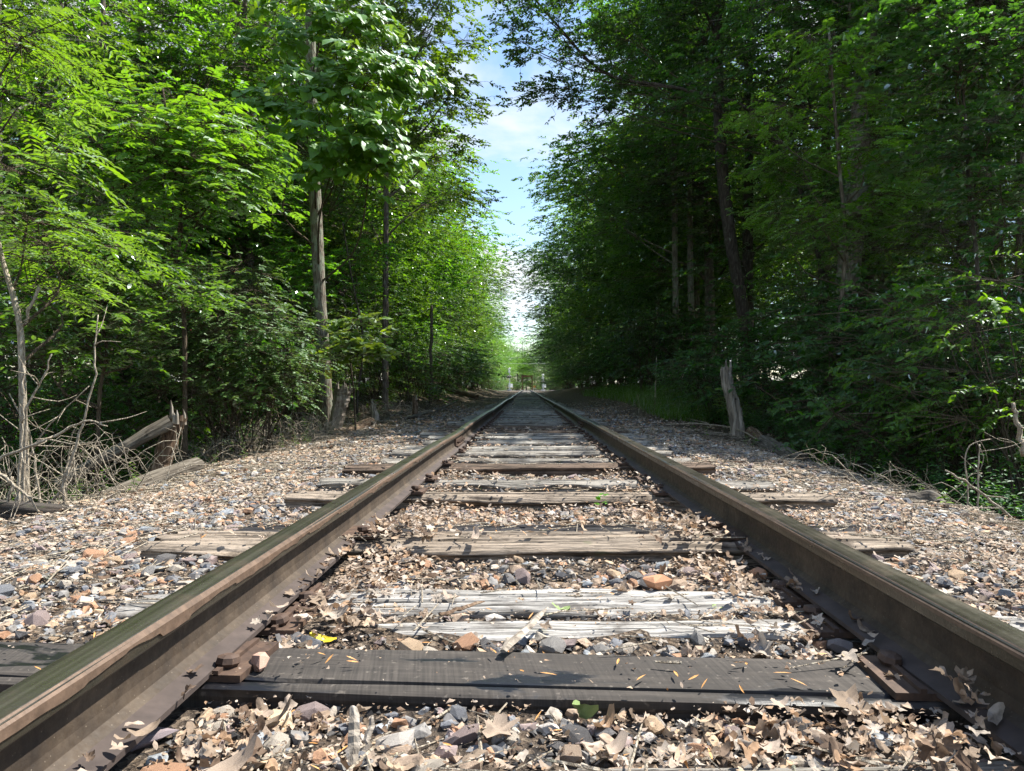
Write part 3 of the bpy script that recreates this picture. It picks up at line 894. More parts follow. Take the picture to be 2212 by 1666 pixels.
# ---------------------------------------------------------------- dry leaves and litter on the bed
def dry_shape(seed, kind):
    r = np.random.default_rng(seed)
    if kind == 'lobed':
        th = np.linspace(0, 2 * np.pi, 26, endpoint=False)
        rad = .66 + .17 * np.cos(5 * th) + .07 * np.cos(11 * th + seed) + r.uniform(-.07, .07, 26)
        o = np.c_[np.cos(th) * rad, np.sin(th) * rad * .85]
    else:
        t = np.linspace(0, np.pi, 8)
        wd = .38 * np.sin(t) ** .8 * (1 + r.uniform(-.12, .12, 8))
        yy = -np.cos(t)
        o = np.r_[np.c_[yy, wd], np.c_[yy[-2:0:-1], -wd[-2:0:-1]]]
    inner = o * .5
    n = len(o)
    V = np.r_[o, inner, [[0, 0]]]
    cv = r.uniform(-.9, 1.3); cu = r.uniform(-.5, .8)
    z = cv * V[:, 1] ** 2 + cu * V[:, 0] ** 2 + .20 * fn(V * 3.2, seed, 1.0) + .10 * np.abs(V[:, 1])
    V = np.c_[V, z]
    j = np.arange(n); j2 = (j + 1) % n
    return V, [np.c_[j, j2, n + j2, n + j], np.c_[n + j, n + j2, np.full(n, 2 * n)]]
dry_big = [dry_shape(700 + q, 'lobed' if q % 2 else 'oval') for q in range(14)]
dry_me = [mesh_np('fallen_leaf', V, F_, M['dry_leaf'], None, True) for V, F_ in dry_big]
def dry_small(seed):
    r = np.random.default_rng(seed)
    o = np.array([[-1, 0], [-.4, .45], [.3, .42], [1, 0], [.3, -.42], [-.4, -.45]]) * r.uniform(.75, 1.15, (6, 1))
    z = r.uniform(-.4, .6) * o[:, 1] ** 2 * 2 + r.uniform(-.3, .4) * o[:, 0] ** 2 + r.uniform(-.22, .22, 6)
    return np.c_[o, z], [np.array([[0, 5, 1], [1, 5, 4], [1, 4, 2], [2, 4, 3]])]
dry_sm = [dry_small(740 + q) for q in range(12)]
def surf(x, y):
    """height of the bed, or of the sleeper lying there"""
    z = gz(x, y)
    q = on_sleeper(x, y)
    return np.where(q >= 0, S_[np.maximum(q, 0), 5] + .006 + np.where(y > 22, drop(y), 0), z)
def drift(x, y):
    """0..1: how much the leaves drift together: along the inner sides of the rails and on the right in front"""
    a = 1.15 * np.exp(-((x - (XL + .21)) / .13) ** 2) + np.exp(-((x - (XR - .20)) / .12) ** 2)
    b = np.clip(fn(np.c_[x, y], 51, .75) * .9 + .1, 0, 1) * .55
    c = np.exp(-((x - .62) / .35) ** 2 - ((y - 1.22) / .14) ** 2) * 1.3
    return np.clip(a * np.clip(.6 + .7 * fn(np.c_[y, y * 0], 52, .5), 0.1, 1.2) + b + c, 0, 1.2)
cand = 0; big = []
while len(big) < 290 and cand < 9000:
    cand += 1
    x_ = rng.uniform(-1.7, 1.6); y_ = 1.0 + 2.6 * rng.uniform() ** 1.25
    if abs(x_) > .8 * y_ or abs(x_ - XL) < .1 or abs(x_ - XR) < .1: continue
    d_ = float(drift(np.array([x_]), np.array([y_]))[0])
    q_ = int(on_sleeper(np.array([x_]), np.array([y_]))[0])
    pr = (.10 + .9 * d_) * (.25 if q_ == 5 else 1) * (.12 if q_ == 1 and d_ < .7 else 1.0) * (.5 if q_ >= 0 else 1)
    if rng.random() > pr: continue
    big.append((x_, y_, d_))
for q, (x_, y_, d_) in enumerate(big):
    s_ = rng.uniform(.016, .034) if rng.random() < .85 else rng.uniform(.034, .05)
    z_ = float(surf(np.array([x_]), np.array([y_]))[0]) + .006 + d_ * rng.uniform(0, .035)
    link('fallen_leaf', dry_me[q % 14], ground, (x_, y_, z_), (rng.normal() * .28, rng.normal() * .28, rng.uniform(0, 6.28)), (s_, s_, s_ * 1.1))
mb = MB()
def leaves_into(mb, n, x0, x1, y0, y1, s0, s1, pw, base, lift):
    x, y = rand_pts(n, x0, x1, y0, y1, pw)
    d = drift(x, y)
    sh = np.clip((np.abs(x) - 1.5) / 1.0, 0, 1)
    tie = on_sleeper(x, y)
    pr = (base + (1 - base) * d + .35 * sh) * np.where((np.abs(x) < .45) & (y > 3.5), .6, 1.0) * np.where(tie >= 0, .35, 1.0) * np.where((tie == 1) | (tie == 5), .3, 1.0)
    k = (rng.uniform(0, 1, n) < pr) & ~on_rail(x, .004) & (np.abs(x) < y * .84 + .3)
    x, y, d = x[k], y[k], d[k]
    s = rng.uniform(s0, s1, len(x))
    z = surf(x, y) + .004 + s * .12 + d * rng.uniform(0, lift, len(x)) + rng.uniform(0, .015, len(x))
    rt = eul(rng.normal(size=len(x)) * .26, rng.normal(size=len(x)) * .26, rng.uniform(0, 6.28, len(x)))
    rn = rng.uniform(0, 1, len(x)); which = rng.integers(0, 12, len(x))
    for w_ in range(12):
        m_ = which == w_
        if m_.any(): scatter(mb, dry_sm[w_][0], dry_sm[w_][1], np.c_[x, y, z][m_], rt[m_], np.repeat(s[m_][:, None], 3, 1), rn[m_])
leaves_into(mb, 12000, -2.4, 2.2, 2.2, 4.4, .007, .020, 1.15, .05, .05)
leaves_into(mb, 5000, -1.5, 1.5, .88, 2.4, .005, .011, 1.15, .10, .04)
leaves_into(mb, 26000, -3.9, 3.6, 2.0, 9, .009, .024, 1.1, .12, .05)
leaves_into(mb, 16000, -4.5, 4.2, 8, 30, .02, .045, 1.25, .16, .04)
leaves_into(mb, 80000, -2.8, 2.8, .88, 7.5, .002, .007, 1.35, .6, .03)
xx, yy = rand_pts(9000, -1.5, 1.6, .9, 3.0, 1.3)
dd = drift(xx, yy)
k = (rng.uniform(0, 1, 9000) < .03 + .75 * dd) & ~on_rail(xx, -.03) & ~np.isin(on_sleeper(xx, yy), (1, 5)) & (np.abs(xx) < yy * .84 + .3)
xx, yy, dd = xx[k][:2300], yy[k][:2300], dd[k][:2300]
n_ = len(xx); which = rng.integers(0, 14, n_); sz = rng.uniform(.011, .027, n_)
rt = eul(rng.normal(size=n_) * .35, rng.normal(size=n_) * .35, rng.uniform(0, 6.28, n_)); rn = rng.uniform(0, 1, n_)
zz_ = np.maximum(surf(xx, yy), np.where(on_rail(xx, .02), .03, -1)) + .004 + dd * rng.uniform(0, .04, n_)
for w_ in range(14):
    m_ = which == w_
    if m_.any(): scatter(mb, dry_big[w_][0], dry_big[w_][1], np.c_[xx, yy, zz_][m_], rt[m_], np.repeat(sz[m_][:, None], 3, 1), rn[m_])
ll = link('leaf_litter', mb.mesh('leaf_litter', M['litter'], True), ground); ll['kind'] = 'stuff'
# bits of twig
mb = MB()
x, y = rand_pts(11000, -4.0, 3.7, .95, 12, 1.5)
k = ~on_rail(x, .01) & (np.abs(x) < y * .84 + .3) & ((np.abs(x) > 1.4) | (rng.uniform(0, 1, 11000) < .35)) & ~((on_sleeper(x, y) == 1) & (rng.uniform(0, 1, 11000) < .95))
x, y = x[k], y[k]
n_ = len(x)
Ls = rng.uniform(.02, .10, n_) * np.where(np.abs(x) > 1.5, 1.8, 1)
TV, TF = tube([[-1, 0, 0], [-.2, .06, .04], [.35, -.03, .02], [1, .05, 0]], [1, 1, .85, .6], 4, True)
scl = np.c_[Ls, np.ones(n_), np.ones(n_)]
rad = rng.uniform(.0012, .0032, n_) * (1 + .4 * (y > 4))
TVn = TV.copy()
TVn[:, 1:] -= 0
# cross-section scaled apart from the length
core = np.interp(TV[:, 0], [-1, -.2, .35, 1], [0, .06, -.03, .05])
scatter(mb, np.c_[TV[:, 0], TV[:, 1] - core, TV[:, 2]], TF, np.c_[x, y, surf(x, y) + rad + rng.uniform(.001, .014, n_)], eul(np.zeros(n_), rng.normal(size=n_) * .05, rng.uniform(0, 6.28, n_)), np.c_[Ls, rad, rad], rng.uniform(0, 1, n_))
tw = link('twig_litter', mb.mesh('twig_litter', M['twig_dead']), ground); tw['kind'] = 'stuff'
# orange seed wings
SEED_V = np.array([[-1, 0, 0], [-.3, .16, .03], [.5, .12, .02], [1, 0, 0], [.5, -.10, .05], [-.3, -.14, .06]])
SEED = mesh_np('seed_wing', SEED_V, [np.array([[0, 5, 4, 3], [0, 3, 2, 1]])], M['seed'])
seeds = [(1185, 1462), (1335, 1435), (1385, 1470), (1460, 1462), (1600, 1437), (1612, 1440), (1690, 1460), (1725, 1480), (1960, 1470), (640, 1485), (740, 1575), (1340, 1592), (1480, 1600), (1640, 1620), (1690, 1590)]
for (u, v) in seeds:
    yy = F * (CAM_Z - .012) / (v - V0)
    xx = (u - U0) / F * yy
    z_ = float(surf(np.array([xx]), np.array([yy]))[0])
    link('seed_wing', SEED, ground, (xx, yy, z_ + .006), (rng.normal() * .1, rng.normal() * .1, rng.uniform(0, 6.28)), (.018, .018, .018))
mb = MB()
x, y = rand_pts(200, -1.2, 1.3, .95, 4, 1.3)
k = ~on_rail(x, .01); x, y = x[k], y[k]; n_ = len(x)
scatter(mb, SEED_V, [np.array([[0, 5, 4, 3], [0, 3, 2, 1]])], np.c_[x, y, surf(x, y) + .012], eul(rng.normal(size=n_) * .3, rng.normal(size=n_) * .3, rng.uniform(0, 6.28, n_)), np.full((n_, 3), .013), rng.uniform(0, 1, n_))
sw_ = link('seed_litter', mb.mesh('seed_litter', M['seed']), ground); sw_['kind'] = 'stuff'
# ================================================================ vegetation
UP = np.array([0, 0, 1.0])
def nrm(a): return a / (np.linalg.norm(a, axis=-1, keepdims=True) + 1e-9)
def tpl(kind):
    if kind == 'far':
        V = np.array([[0, 0, 0], [.27, .42, .05], [0, 1, -.06], [-.27, .42, .05]])
        return V, [np.array([[0, 1, 2], [0, 2, 3]])]
    p = {'ov': ((.19, .22), (.23, .58), 0.0), 'heart': ((.40, .14), (.40, .50), .08), 'lance': ((.13, .25), (.14, .6), 0.0), 'round': ((.27, .18), (.33, .58), 0.0)}[kind]
    (a, b), (c, d), e = p
    V = np.array([[0, e, 0], [a, b, .05], [c, d, .05], [0, .5, -.01], [0, 1, -.09], [-a, b, .05], [-c, d, .05]])
    return V, [np.array([[0, 1, 2, 3], [0, 3, 6, 5]]), np.array([[3, 2, 4], [3, 4, 6]])]
TPL = {k: tpl(k) for k in ('far', 'ov', 'heart', 'lance', 'round')}

def leaf_mesh_into(mb, P_, D_, N_, S, kind, rnd):
    TV, TF = TPL[kind]
    D_ = nrm(D_); X_ = nrm(np.cross(D_, N_)); N_ = np.cross(X_, D_)
    V = P_[:, None] + S[:, None, None] * (TV[None, :, 0:1] * X_[:, None] + TV[None, :, 1:2] * D_[:, None] + TV[None, :, 2:3] * N_[:, None])
    n, k = len(P_), len(TV)
    off = (np.arange(n) * k)[:, None, None]
    mb.add(V.reshape(-1, 3), [(f[None] + off).reshape(-1, f.shape[1]) for f in TF], np.repeat(rnd, k))

def spray_leaves(r, SP, SD, mode, L, slen, lsize, tone):
    """SP, SD (n,3): twig origins and directions; returns leaves and the twigs"""
    n = len(SP)
    SD = nrm(SD)
    side = nrm(np.cross(SD, UP))
    t = np.tile(np.linspace(.12, 1, L), (n, 1)) * np.ones((n, 1))
    ln = slen * r.uniform(.7, 1.2, (n, 1))
    sgn = np.where(np.arange(L) % 2, 1.0, -1.0)[None, :, None]
    droop = {'simple': .22, 'pinnate': .38, 'droop': .25, 'up': -.1}[mode]
    pos = SP[:, None] + SD[:, None] * (t * ln)[..., None] - UP * (droop * ln * t ** 2)[..., None]
    nz = r.normal(size=(n, L, 3))
    if mode == 'pinnate':
        t = np.tile(np.repeat(np.linspace(.25, .95, (L + 1) // 2), 2)[:L], (n, 1))
        pos = SP[:, None] + SD[:, None] * (t * ln)[..., None] - UP * (droop * ln * t ** 2)[..., None]
        D = SD[:, None] * .45 + side[:, None] * sgn * .95 + nz * .10 - UP * .22
        Nn = UP + SD[:, None] * .2 + nz * .18 + r.normal(size=(n, 1, 3)) * .3
    elif mode == 'droop':
        D = -UP * .65 + np.array([.1, -.35, 0]) + SD[:, None] * .45 + side[:, None] * sgn * .30 + nz * .22
        Nn = SD[:, None] * .5 + UP * .7 + np.array([.35, -.45, 0]) + nz * .35
        pos = pos + side[:, None] * sgn * .03
    elif mode == 'up':
        D = SD[:, None] * .35 + side[:, None] * sgn * .8 + nz * .35
        Nn = UP + nz * .3
    else:
        D = SD[:, None] * .6 + side[:, None] * sgn * .75 + nz * .28 - UP * .12
        Nn = UP + nz * .38
    S = lsize * r.uniform(.65, 1.2, (n, L))
    if mode == 'simple': S = S * (1 - .25 * np.abs(t - .6))
    rn = np.clip(tone[:, None] + r.normal(size=(n, L)) * .16, 0, 1)
    f = lambda a: a.reshape(-1, 3)
    tips = SP + SD * ln - UP * droop * ln
    return f(pos), f(D), f(np.broadcast_to(Nn, D.shape)), S.ravel(), rn.ravel(), tips

def foliage(seed, blobs, axis, nclump, nspray, L, slen, lsize, mode='simple', kind='ov', flat=.38, cl=.5, twigs=True, shell=.45):
    """leaves through a set of ellipsoids; clumped, layered, with gaps. Returns crown builder and twig builder"""
    r = np.random.default_rng(seed)
    B = np.array(blobs, float)
    vol = np.prod(B[:, 3:6], axis=1) ** .75
    pick = r.choice(len(B), nclump, p=vol / vol.sum())
    d = nrm(r.normal(size=(nclump, 3)))
    rad = shell + (1 - shell) * r.uniform(0, 1, nclump) ** .6
    C = B[pick, :3] + d * rad[:, None] * B[pick, 3:6]
    tone_c = np.clip(.5 + .22 * r.normal(size=nclump), 0, 1)
    ci_ = np.repeat(np.arange(nclump), nspray)
    off = r.normal(size=(len(ci_), 3)) * np.array([cl, cl, cl * flat])
    SP = C[ci_] + off
    ax = np.asarray(axis, float)
    outw = SP - np.array([ax[0], ax[1], 0]) ; outw[:, 2] = 0
    outl = nrm(B[pick, :3][ci_] * np.array([1, 1, 0]) * 0 + (SP - B[pick, :3][ci_]) * np.array([1, 1, .3]))
    SD = nrm(outw) * .6 + outl * .7 + r.normal(size=SP.shape) * .55
    SD[:, 2] = SD[:, 2] * .4 + .06
    P_, D_, N_, S, rn, tips = spray_leaves(r, SP, SD, mode, L, slen, lsize, tone_c[ci_])
    crown = MB()
    leaf_mesh_into(crown, P_, D_, N_, S, kind, rn)
    tw_ = MB()
    if twigs:
        n = len(SP)
        TV = np.array([[np.cos(a), np.sin(a), z] for z in (0, 1) for a in (0, 2.1, 4.2)])
        TFq = np.array([[0, 1, 4, 3], [1, 2, 5, 4], [2, 0, 3, 5]])
        A = SP; Bt = SP + (tips - SP) * .85
        T = nrm(Bt - A); X1 = nrm(np.cross(T, np.array([.3, .2, .9]))); Y1 = np.cross(T, X1)
        rr = .0022 + lsize * .008
        V = np.where(TV[None, :, 2:3] > .5, Bt[:, None], A[:, None]) + rr * (1 - .5 * TV[None, :, 2:3]) * (TV[None, :, 0:1] * X1[:, None] + TV[None, :, 1:2] * Y1[:, None])
        offi = (np.arange(n) * 6)[:, None, None]
        tw_.add(V.reshape(-1, 3), [(TFq[None] + offi).reshape(-1, 4)])
        # twig from the clump centre to each spray
        A = C[ci_]; Bt = SP
        T = nrm(Bt - A); X1 = nrm(np.cross(T, np.array([.3, .2, .9]))); Y1 = np.cross(T, X1)
        V = np.where(TV[None, :, 2:3] > .5, Bt[:, None], A[:, None]) + rr * 1.6 * (1 - .4 * TV[None, :, 2:3]) * (TV[None, :, 0:1] * X1[:, None] + TV[None, :, 1:2] * Y1[:, None])
        tw_.add(V.reshape(-1, 3), [(TFq[None] + offi).reshape(-1, 4)])
    return crown, tw_, C, B, pick

def limbs_into(mb, trunk, trad, C, B, pick, r, rb):
    """limbs from the trunk to each blob, branches from there to the clumps"""
    trunk = np.asarray(trunk); tz_ = trunk[:, 2]
    for q in range(len(B)):
        c = B[q, :3]
        dist = np.linalg.norm(c[:2] - trunk[-1, :2])
        zs = np.clip(c[2] - .55 * dist - .4, tz_[0] + .15 * (tz_[-1] - tz_[0]), tz_[-1])
        k = np.array([np.interp(zs, tz_, trunk[:, a]) for a in range(3)])
        mid = (k + c) / 2 + np.array([0, 0, -.06 * dist]) + r.normal(size=3) * .12
        V, F_ = tube(smooth_path([k, mid, c], 8), np.linspace(rb, rb * .35, 8), 6, False)
        mb.add(V, F_)
        for m_ in np.where(pick == q)[0]:
            a = k + (c - k) * r.uniform(.45, 1.0)
            mid = (a + C[m_]) / 2 + r.normal(size=3) * .08
            V, F_ = tube(smooth_path([a, mid, C[m_]], 4), np.linspace(rb * .32, rb * .10, 4), 4, False)
            mb.add(V, F_)

def tree_meshes(seed, trunk, r0, r1, blobs, nclump, nspray, L, slen, lsize, leafm, bark, mode='simple', kind='ov', flat=.38, cl=.5, shell=.45, limb=.045, sides=10, twigs=True):
    r = np.random.default_rng(seed + 9000)
    tp = smooth_path(trunk, 26)
    tr = np.linspace(r0, r1, 26)
    tr[:4] *= np.array([1.35, 1.16, 1.06, 1.02])
    V, F_ = tube(tp, tr, sides, True, .05, seed)
    tm = MB().add(V, F_).mesh('trunk', bark, True)
    crown, tw_, C, B, pick = foliage(seed, blobs, tp[len(tp) // 2], nclump, nspray, L, slen, lsize, mode, kind, flat, cl, twigs, shell)
    limbs_into(tw_, tp, tr, C, B, pick, r, limb)
    return tm, tw_.mesh('branches', bark if limb > .03 else M['twig']), crown.mesh('crown', leafm)

def place_tree(name, meshes, loc, rotz=0, scale=1.0, label=None, cat='tree', group=None):
    t = empty(name, loc, (0, 0, rotz), (scale,) * 3 if np.isscalar(scale) else scale)
    for nm, me in zip(('trunk', 'branches', 'crown'), meshes):
        if me is not None: link(nm, me, t)
    tag(t, label, cat, group)
    return t

# ------------------------------------------------ kinds of woodland tree, each used many times
def generic(seed, H, cb, cr_, leafm, bark, r0, kind, n=70, nspray=16, L=14, lsize=.12, cl=.6):
    r = np.random.default_rng(seed)
    lean = r.normal(size=2) * .35
    trunk = [(0, 0, -.4), (lean[0] * .1, lean[1] * .1, H * .25), (lean[0] * .6, lean[1] * .5, H * .55), (lean[0], lean[1], H * .93)]
    bl = []
    nb = 9
    for q in range(nb):
        hq = cb + (H - cb) * (q + .3) / nb
        f = 1 - abs((hq - cb) / (H - cb) - .45) * 1.15
        rr = cr_ * max(.3, f) * r.uniform(.85, 1.15)
        a = q * 2.4 + r.uniform(-.5, .5)
        dd = rr * .55
        bl.append((math.cos(a) * dd + lean[0] * hq / H, math.sin(a) * dd + lean[1] * hq / H, hq, rr * .72, rr * .72, rr * .45))
    return tree_meshes(seed, trunk, r0, r0 * .25, bl, n, nspray, L, .42, lsize, leafm, bark, 'simple', kind, .32, cl, .35, r0 * .28, 8, kind != 'far')
NEAR = [generic(1000, 11, 2.0, 2.9, M['leaf'], M['bark_lichen'], .13, 'ov', 78, 17, 14, .115),
        generic(1001, 12, 3.0, 3.0, M['leaf'], M['bark'], .16, 'ov', 78, 17, 14, .12),
        generic(1002, 10, 1.6, 2.7, M['leaf_bright'], M['bark'], .11, 'ov', 74, 17, 14, .11),
        generic(1003, 12, 2.4, 3.2, M['leaf_dark'], M['bark_dark'], .17, 'ov', 80, 17, 14, .12)]
FAR = [generic(1010, 14, 1.4, 4.2, M['leaf'], M['bark'], .18, 'far', 130, 24, 12, .17, .8),
       generic(1011, 16, 2.0, 4.4, M['leaf_bright'], M['bark_dark'], .2, 'far', 130, 24, 12, .18, .8),
       generic(1012, 15, 1.0, 4.6, M['leaf_dark'], M['bark'], .2, 'far', 140, 24, 12, .18, .8),
       generic(1013, 13, 1.2, 4.0, M['leaf'], M['bark_lichen'], .16, 'far', 130, 24, 12, .16, .8)]
TALL_SHADE = [generic(1020, 20, 8.5, 3.9, M['leaf'], M['bark_dark'], .19, 'far', 150, 24, 12, .16, .8)]  # crown mostly above the frame, added for the shade it casts
def bush(seed, leafm, lsize, kind, n=26, nspray=11, L=12, h=1.5, rr=1.1):
    r = np.random.default_rng(seed)
    bl = [(r.uniform(-.6, .6) * rr, r.uniform(-.6, .6) * rr, h * r.uniform(.3, .85), rr * .6, rr * .6, h * .32) for q in range(6)]
    mb = MB()
    crown, tw_, C, B, pick = foliage(seed, bl, (0, 0, 0), n, nspray, L, .30, lsize, 'simple', kind, .4, .28, True, .3)
    for m_ in range(len(C)):
        a = np.array([r.uniform(-.25, .25), r.uniform(-.25, .25), -.15]); c = C[m_]
        mid = (a + c) / 2 + np.array([0, 0, .15])
        V, F_ = tube(smooth_path([a, mid, c], 6), np.linspace(.012, .004, 6), 4, False)
        tw_.add(V, F_)
    return None, tw_.mesh('stems', M['twig']), crown.mesh('leaves', leafm)
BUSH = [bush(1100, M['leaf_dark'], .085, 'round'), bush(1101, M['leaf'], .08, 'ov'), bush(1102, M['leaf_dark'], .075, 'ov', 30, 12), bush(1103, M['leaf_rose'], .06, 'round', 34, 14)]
def place_bush(v, x, y, sc, label, rz=None, sz=None, group=None):
    t = empty('shrub', (x, y, gz1(x, y)), (0, 0, random.uniform(0, 6.28) if rz is None else rz), (sc, sc, sz or sc))
    for nm, me in zip(('stems', 'leaves'), BUSH[v][1:]): link(nm, me, t)
    tag(t, label, 'shrub', group)

# ------------------------------------------------ left: trees that can be told apart
def base_of(u, y):
    x = (u - U0) / F * y
    return x, y, gz1(x, y)
def hero(name, u_path, y, r0, r1, blobs, nclump, nspray, L, slen, lsize, leafm, bark, label, ytop=None, **k):
    """u_path: (u, v) up the trunk; blobs: (u, v, y, rx, ry, rz)"""
    seed = k.pop('seed')
    x0, _, z0 = base_of(u_path[0][0], y)
    o = np.array([x0, y, z0])
    tr = [np.array([0, 0, -.3])]
    for q, (u, v) in enumerate(u_path[1:]):
        tr.append(P(u, v, y) - o)
    bl = []
    for (u, v, by, rx_, ry_, rz_) in blobs:
        bl.append((*(P(u, v, by) - o), rx_, ry_, rz_))
    me = tree_meshes(seed, tr, r0, r1, bl, nclump, nspray, L, slen, lsize, leafm, bark, **k)
    return place_tree(name, me, tuple(o), 0, 1, label)

hero('linden_tree', [(708, 930), (700, 800), (690, 620), (680, 400), (672, 150), (668, -150)], 13.0, .128, .085,
     [(745, 60, 11.4, .75, .4, .40), (790, 170, 11.1, .75, .4, .40), (650, 230, 11.4, .55, .4, .40), (740, 300, 11.0, .95, .4, .35), (640, 320, 11.4, .50, .35, .28), (620, 100, 11.6, .5, .4, .35), (800, 345, 11.2, .60, .3, .18), (690, -40, 11.8, 1.0, .5, .35)],
     66, 6, 8, .34, .185, M['leaf_heart'], M['bark_lichen'], 'lichen-spotted tree with drooping heart-shaped leaves and a yellow tag, left of the track', seed=1201, mode='droop', kind='heart', flat=.55, cl=.24, limb=.022, shell=.15)
hero('slender_tree', [(832, 905), (832, 800), (833, 620), (834, 420), (830, 200), (826, -50)], 17.5, .085, .05,
     [(935, 60, 17, 1.0, 1.2, .7), (900, 190, 17, 1.1, 1.1, .6), (965, 215, 17, .65, .8, .45), (945, 330, 17.5, .7, .9, .4), (860, 330, 18, 1.1, 1, .5), (800, 480, 18, 1.0, 1, .45), (930, 430, 18, .9, .9, .45), (800, 100, 18, 1.3, 1.2, .8), (965, -20, 16.5, .8, 1, .5), (890, -80, 17, 1.6, 1.4, .8)],
     110, 14, 13, .40, .125, M['leaf'], M['bark'], 'slender straight tree with maple-like sprays reaching towards the sky gap', seed=1202, kind='ov', flat=.3, cl=.36, limb=.032)
hero('ash_sapling', [(400, 905), (398, 700), (385, 560), (392, 480), (370, 330), (350, 180)], 8.3, .03, .012,
     [(320, 330, 8.0, .75, .6, .32), (420, 390, 8.0, .65, .6, .30), (270, 260, 8.2, .5, .5, .25), (480, 320, 8.2, .45, .5, .30), (350, 440, 7.9, .6, .5, .2), (430, 250, 8.4, .45, .4, .25), (230, 380, 8.1, .45, .4, .2), (500, 400, 8.1, .4, .4, .2)],
     84, 9, 9, .26, .105, M['leaf_bright'], M['twig'], 'bright yellow-green ash sapling in front of the left wood', seed=1203, mode='pinnate', kind='ov', flat=.5, cl=.2, limb=.014, sides=7)
hero('sumac_sapling', [(60, 1110), (50, 900), (44, 720), (28, 640), (0, 540), (-30, 380)], 4.9, .028, .012,
     [(40, 230, 4.8, .42, .4, .16), (-10, 330, 4.7, .4, .4, .14), (80, 60, 5.2, .45, .4, .2), (60, 470, 5.0, .42, .4, .12), (100, 540, 5.2, .35, .4, .12), (30, 620, 5.2, .4, .4, .12), (-60, 120, 5, .5, .5, .3)],
     44, 6, 15, .34, .085, M['leaf_bright'], M['twig_dead'], 'sapling with long feathery leaves at the left edge of the picture', seed=1204, mode='pinnate', kind='lance', flat=.45, cl=.16, limb=.012, sides=7)
hero('elder_sapling', [(205, 1000), (215, 860), (230, 760), (210, 660), (190, 600)], 7.0, .022, .010,
     [(150, 560, 6.8, .6, .5, .22), (240, 620, 7.0, .55, .5, .25), (90, 640, 6.6, .5, .5, .2), (180, 690, 6.8, .55, .5, .2), (290, 540, 7.4, .55, .5, .25), (60, 720, 6.5, .4, .4, .2), (320, 640, 7.4, .5, .5, .25), (150, 770, 6.9, .5, .5, .15)],
     74, 9, 11, .26, .085, M['leaf'], M['twig'], 'broad leafy sapling above the bare dead stems at the left', seed=1205, mode='simple', kind='ov', flat=.45, cl=.2, limb=.012, sides=7)
hero('basswood_sapling', [(770, 915), (765, 860), (758, 790), (755, 720)], 12.0, .02, .010,
     [(740, 735, 11.8, .32, .3, .16), (785, 760, 11.6, .32, .3, .14), (725, 775, 11.9, .25, .3, .12), (760, 700, 12, .22, .2, .12)],
     18, 5, 7, .24, .15, M['leaf_heart'], M['twig'], 'young sapling with large round leaves right of the tagged trunk', seed=1206, mode='simple', kind='heart', flat=.5, cl=.13, limb=.010, sides=6)
hero('bent_sapling', [(775, 915), (772, 860), (785, 740), (760, 600), (740, 480)], 15.0, .03, .015,
     [(700, 600, 15, .7, .6, .35), (760, 560, 15.5, .7, .6, .35), (650, 560, 15, .6, .6, .3), (640, 640, 14.5, .6, .5, .3)],
     40, 10, 12, .3, .10, M['leaf_bright'], M['bark_dark'], 'thin dark sapling with bright leaves just behind the tagged trunk', seed=1207, kind='ov', flat=.4, cl=.26, limb=.014, sides=7)
# dark straight trunks deeper in the left wood, with their crowns above
for u, yy, r0, sd, lab in ((505, 16.5, .15, 1, 'thick dark trunk deep in the left wood left of the tagged tree'), (405, 18.5, .09, 2, 'pale thin trunk in the left wood behind the ash sapling'), (735, 21, .11, 3, 'dark trunk standing close behind the tagged tree'), (560, 20, .10, 0, 'dark trunk between the thick trunk and the tagged tree'), (245, 17, .10, 2, 'dim trunk far left behind the elder leaves')):
    x0, _, z0 = base_of(u, yy)
    place_tree('forest_tree', NEAR[sd], (x0, yy, z0), random.uniform(0, 6.28), (r0 / [.13, .16, .11, .17][sd], r0 / [.13, .16, .11, .17][sd], 1.0) if False else 1.0, lab, 'tree', 'trees of the left wood')

# the rose thicket
def rose(seed, blobs, ncl):
    r = np.random.default_rng(seed)
    o = np.array([*base_of(545, 9.3)[:2], gz1(*base_of(545, 9.3)[:2])])
    bl = [(*(P(u, v, by) - o), a, b, c) for (u, v, by, a, b, c) in blobs]
    crown, tw_, C, B, pick = foliage(seed, bl, (0, 0, 0), ncl, 13, 9, .17, .048, 'pinnate', 'round', .55, .16, True, .35)
    t = empty('rose_thicket', tuple(o))
    canes = MB()
    for m_ in range(0, len(C), 4):
        a = np.array([C[m_, 0] * .45 + r.normal() * .25, C[m_, 1] * .4 + r.normal() * .2, 0]); a[2] = gz1(a[0] + o[0], a[1] + o[1]) - o[2] - .05
        c = C[m_]
        mid = (a + c) / 2 + np.array([r.normal() * .25, r.normal() * .2, .3])
        V, F_ = tube(smooth_path([a, mid, c], 8), np.linspace(.008, .003, 8), 4, False)
        canes.add(V, F_)
    link('canes', canes.mesh('canes', M['twig']), t)
    link('twigs', tw_.mesh('twigs', M['twig']), t)
    link('leaves', crown.mesh('leaves', M['leaf_rose']), t)
    berries = MB()
    for q in range(90):
        c = C[r.integers(len(C))] + r.normal(size=3) * .16
        V, F_ = tube([c, c + [0, 0, .006], c + [0, 0, .012]], [.003, .006, .003], 5)
        berries.add(V, F_)
    link('berries', berries.mesh('berries', plain('rose_hip_red', (0.28, 0.03, 0.015), .5)), t)
    return t
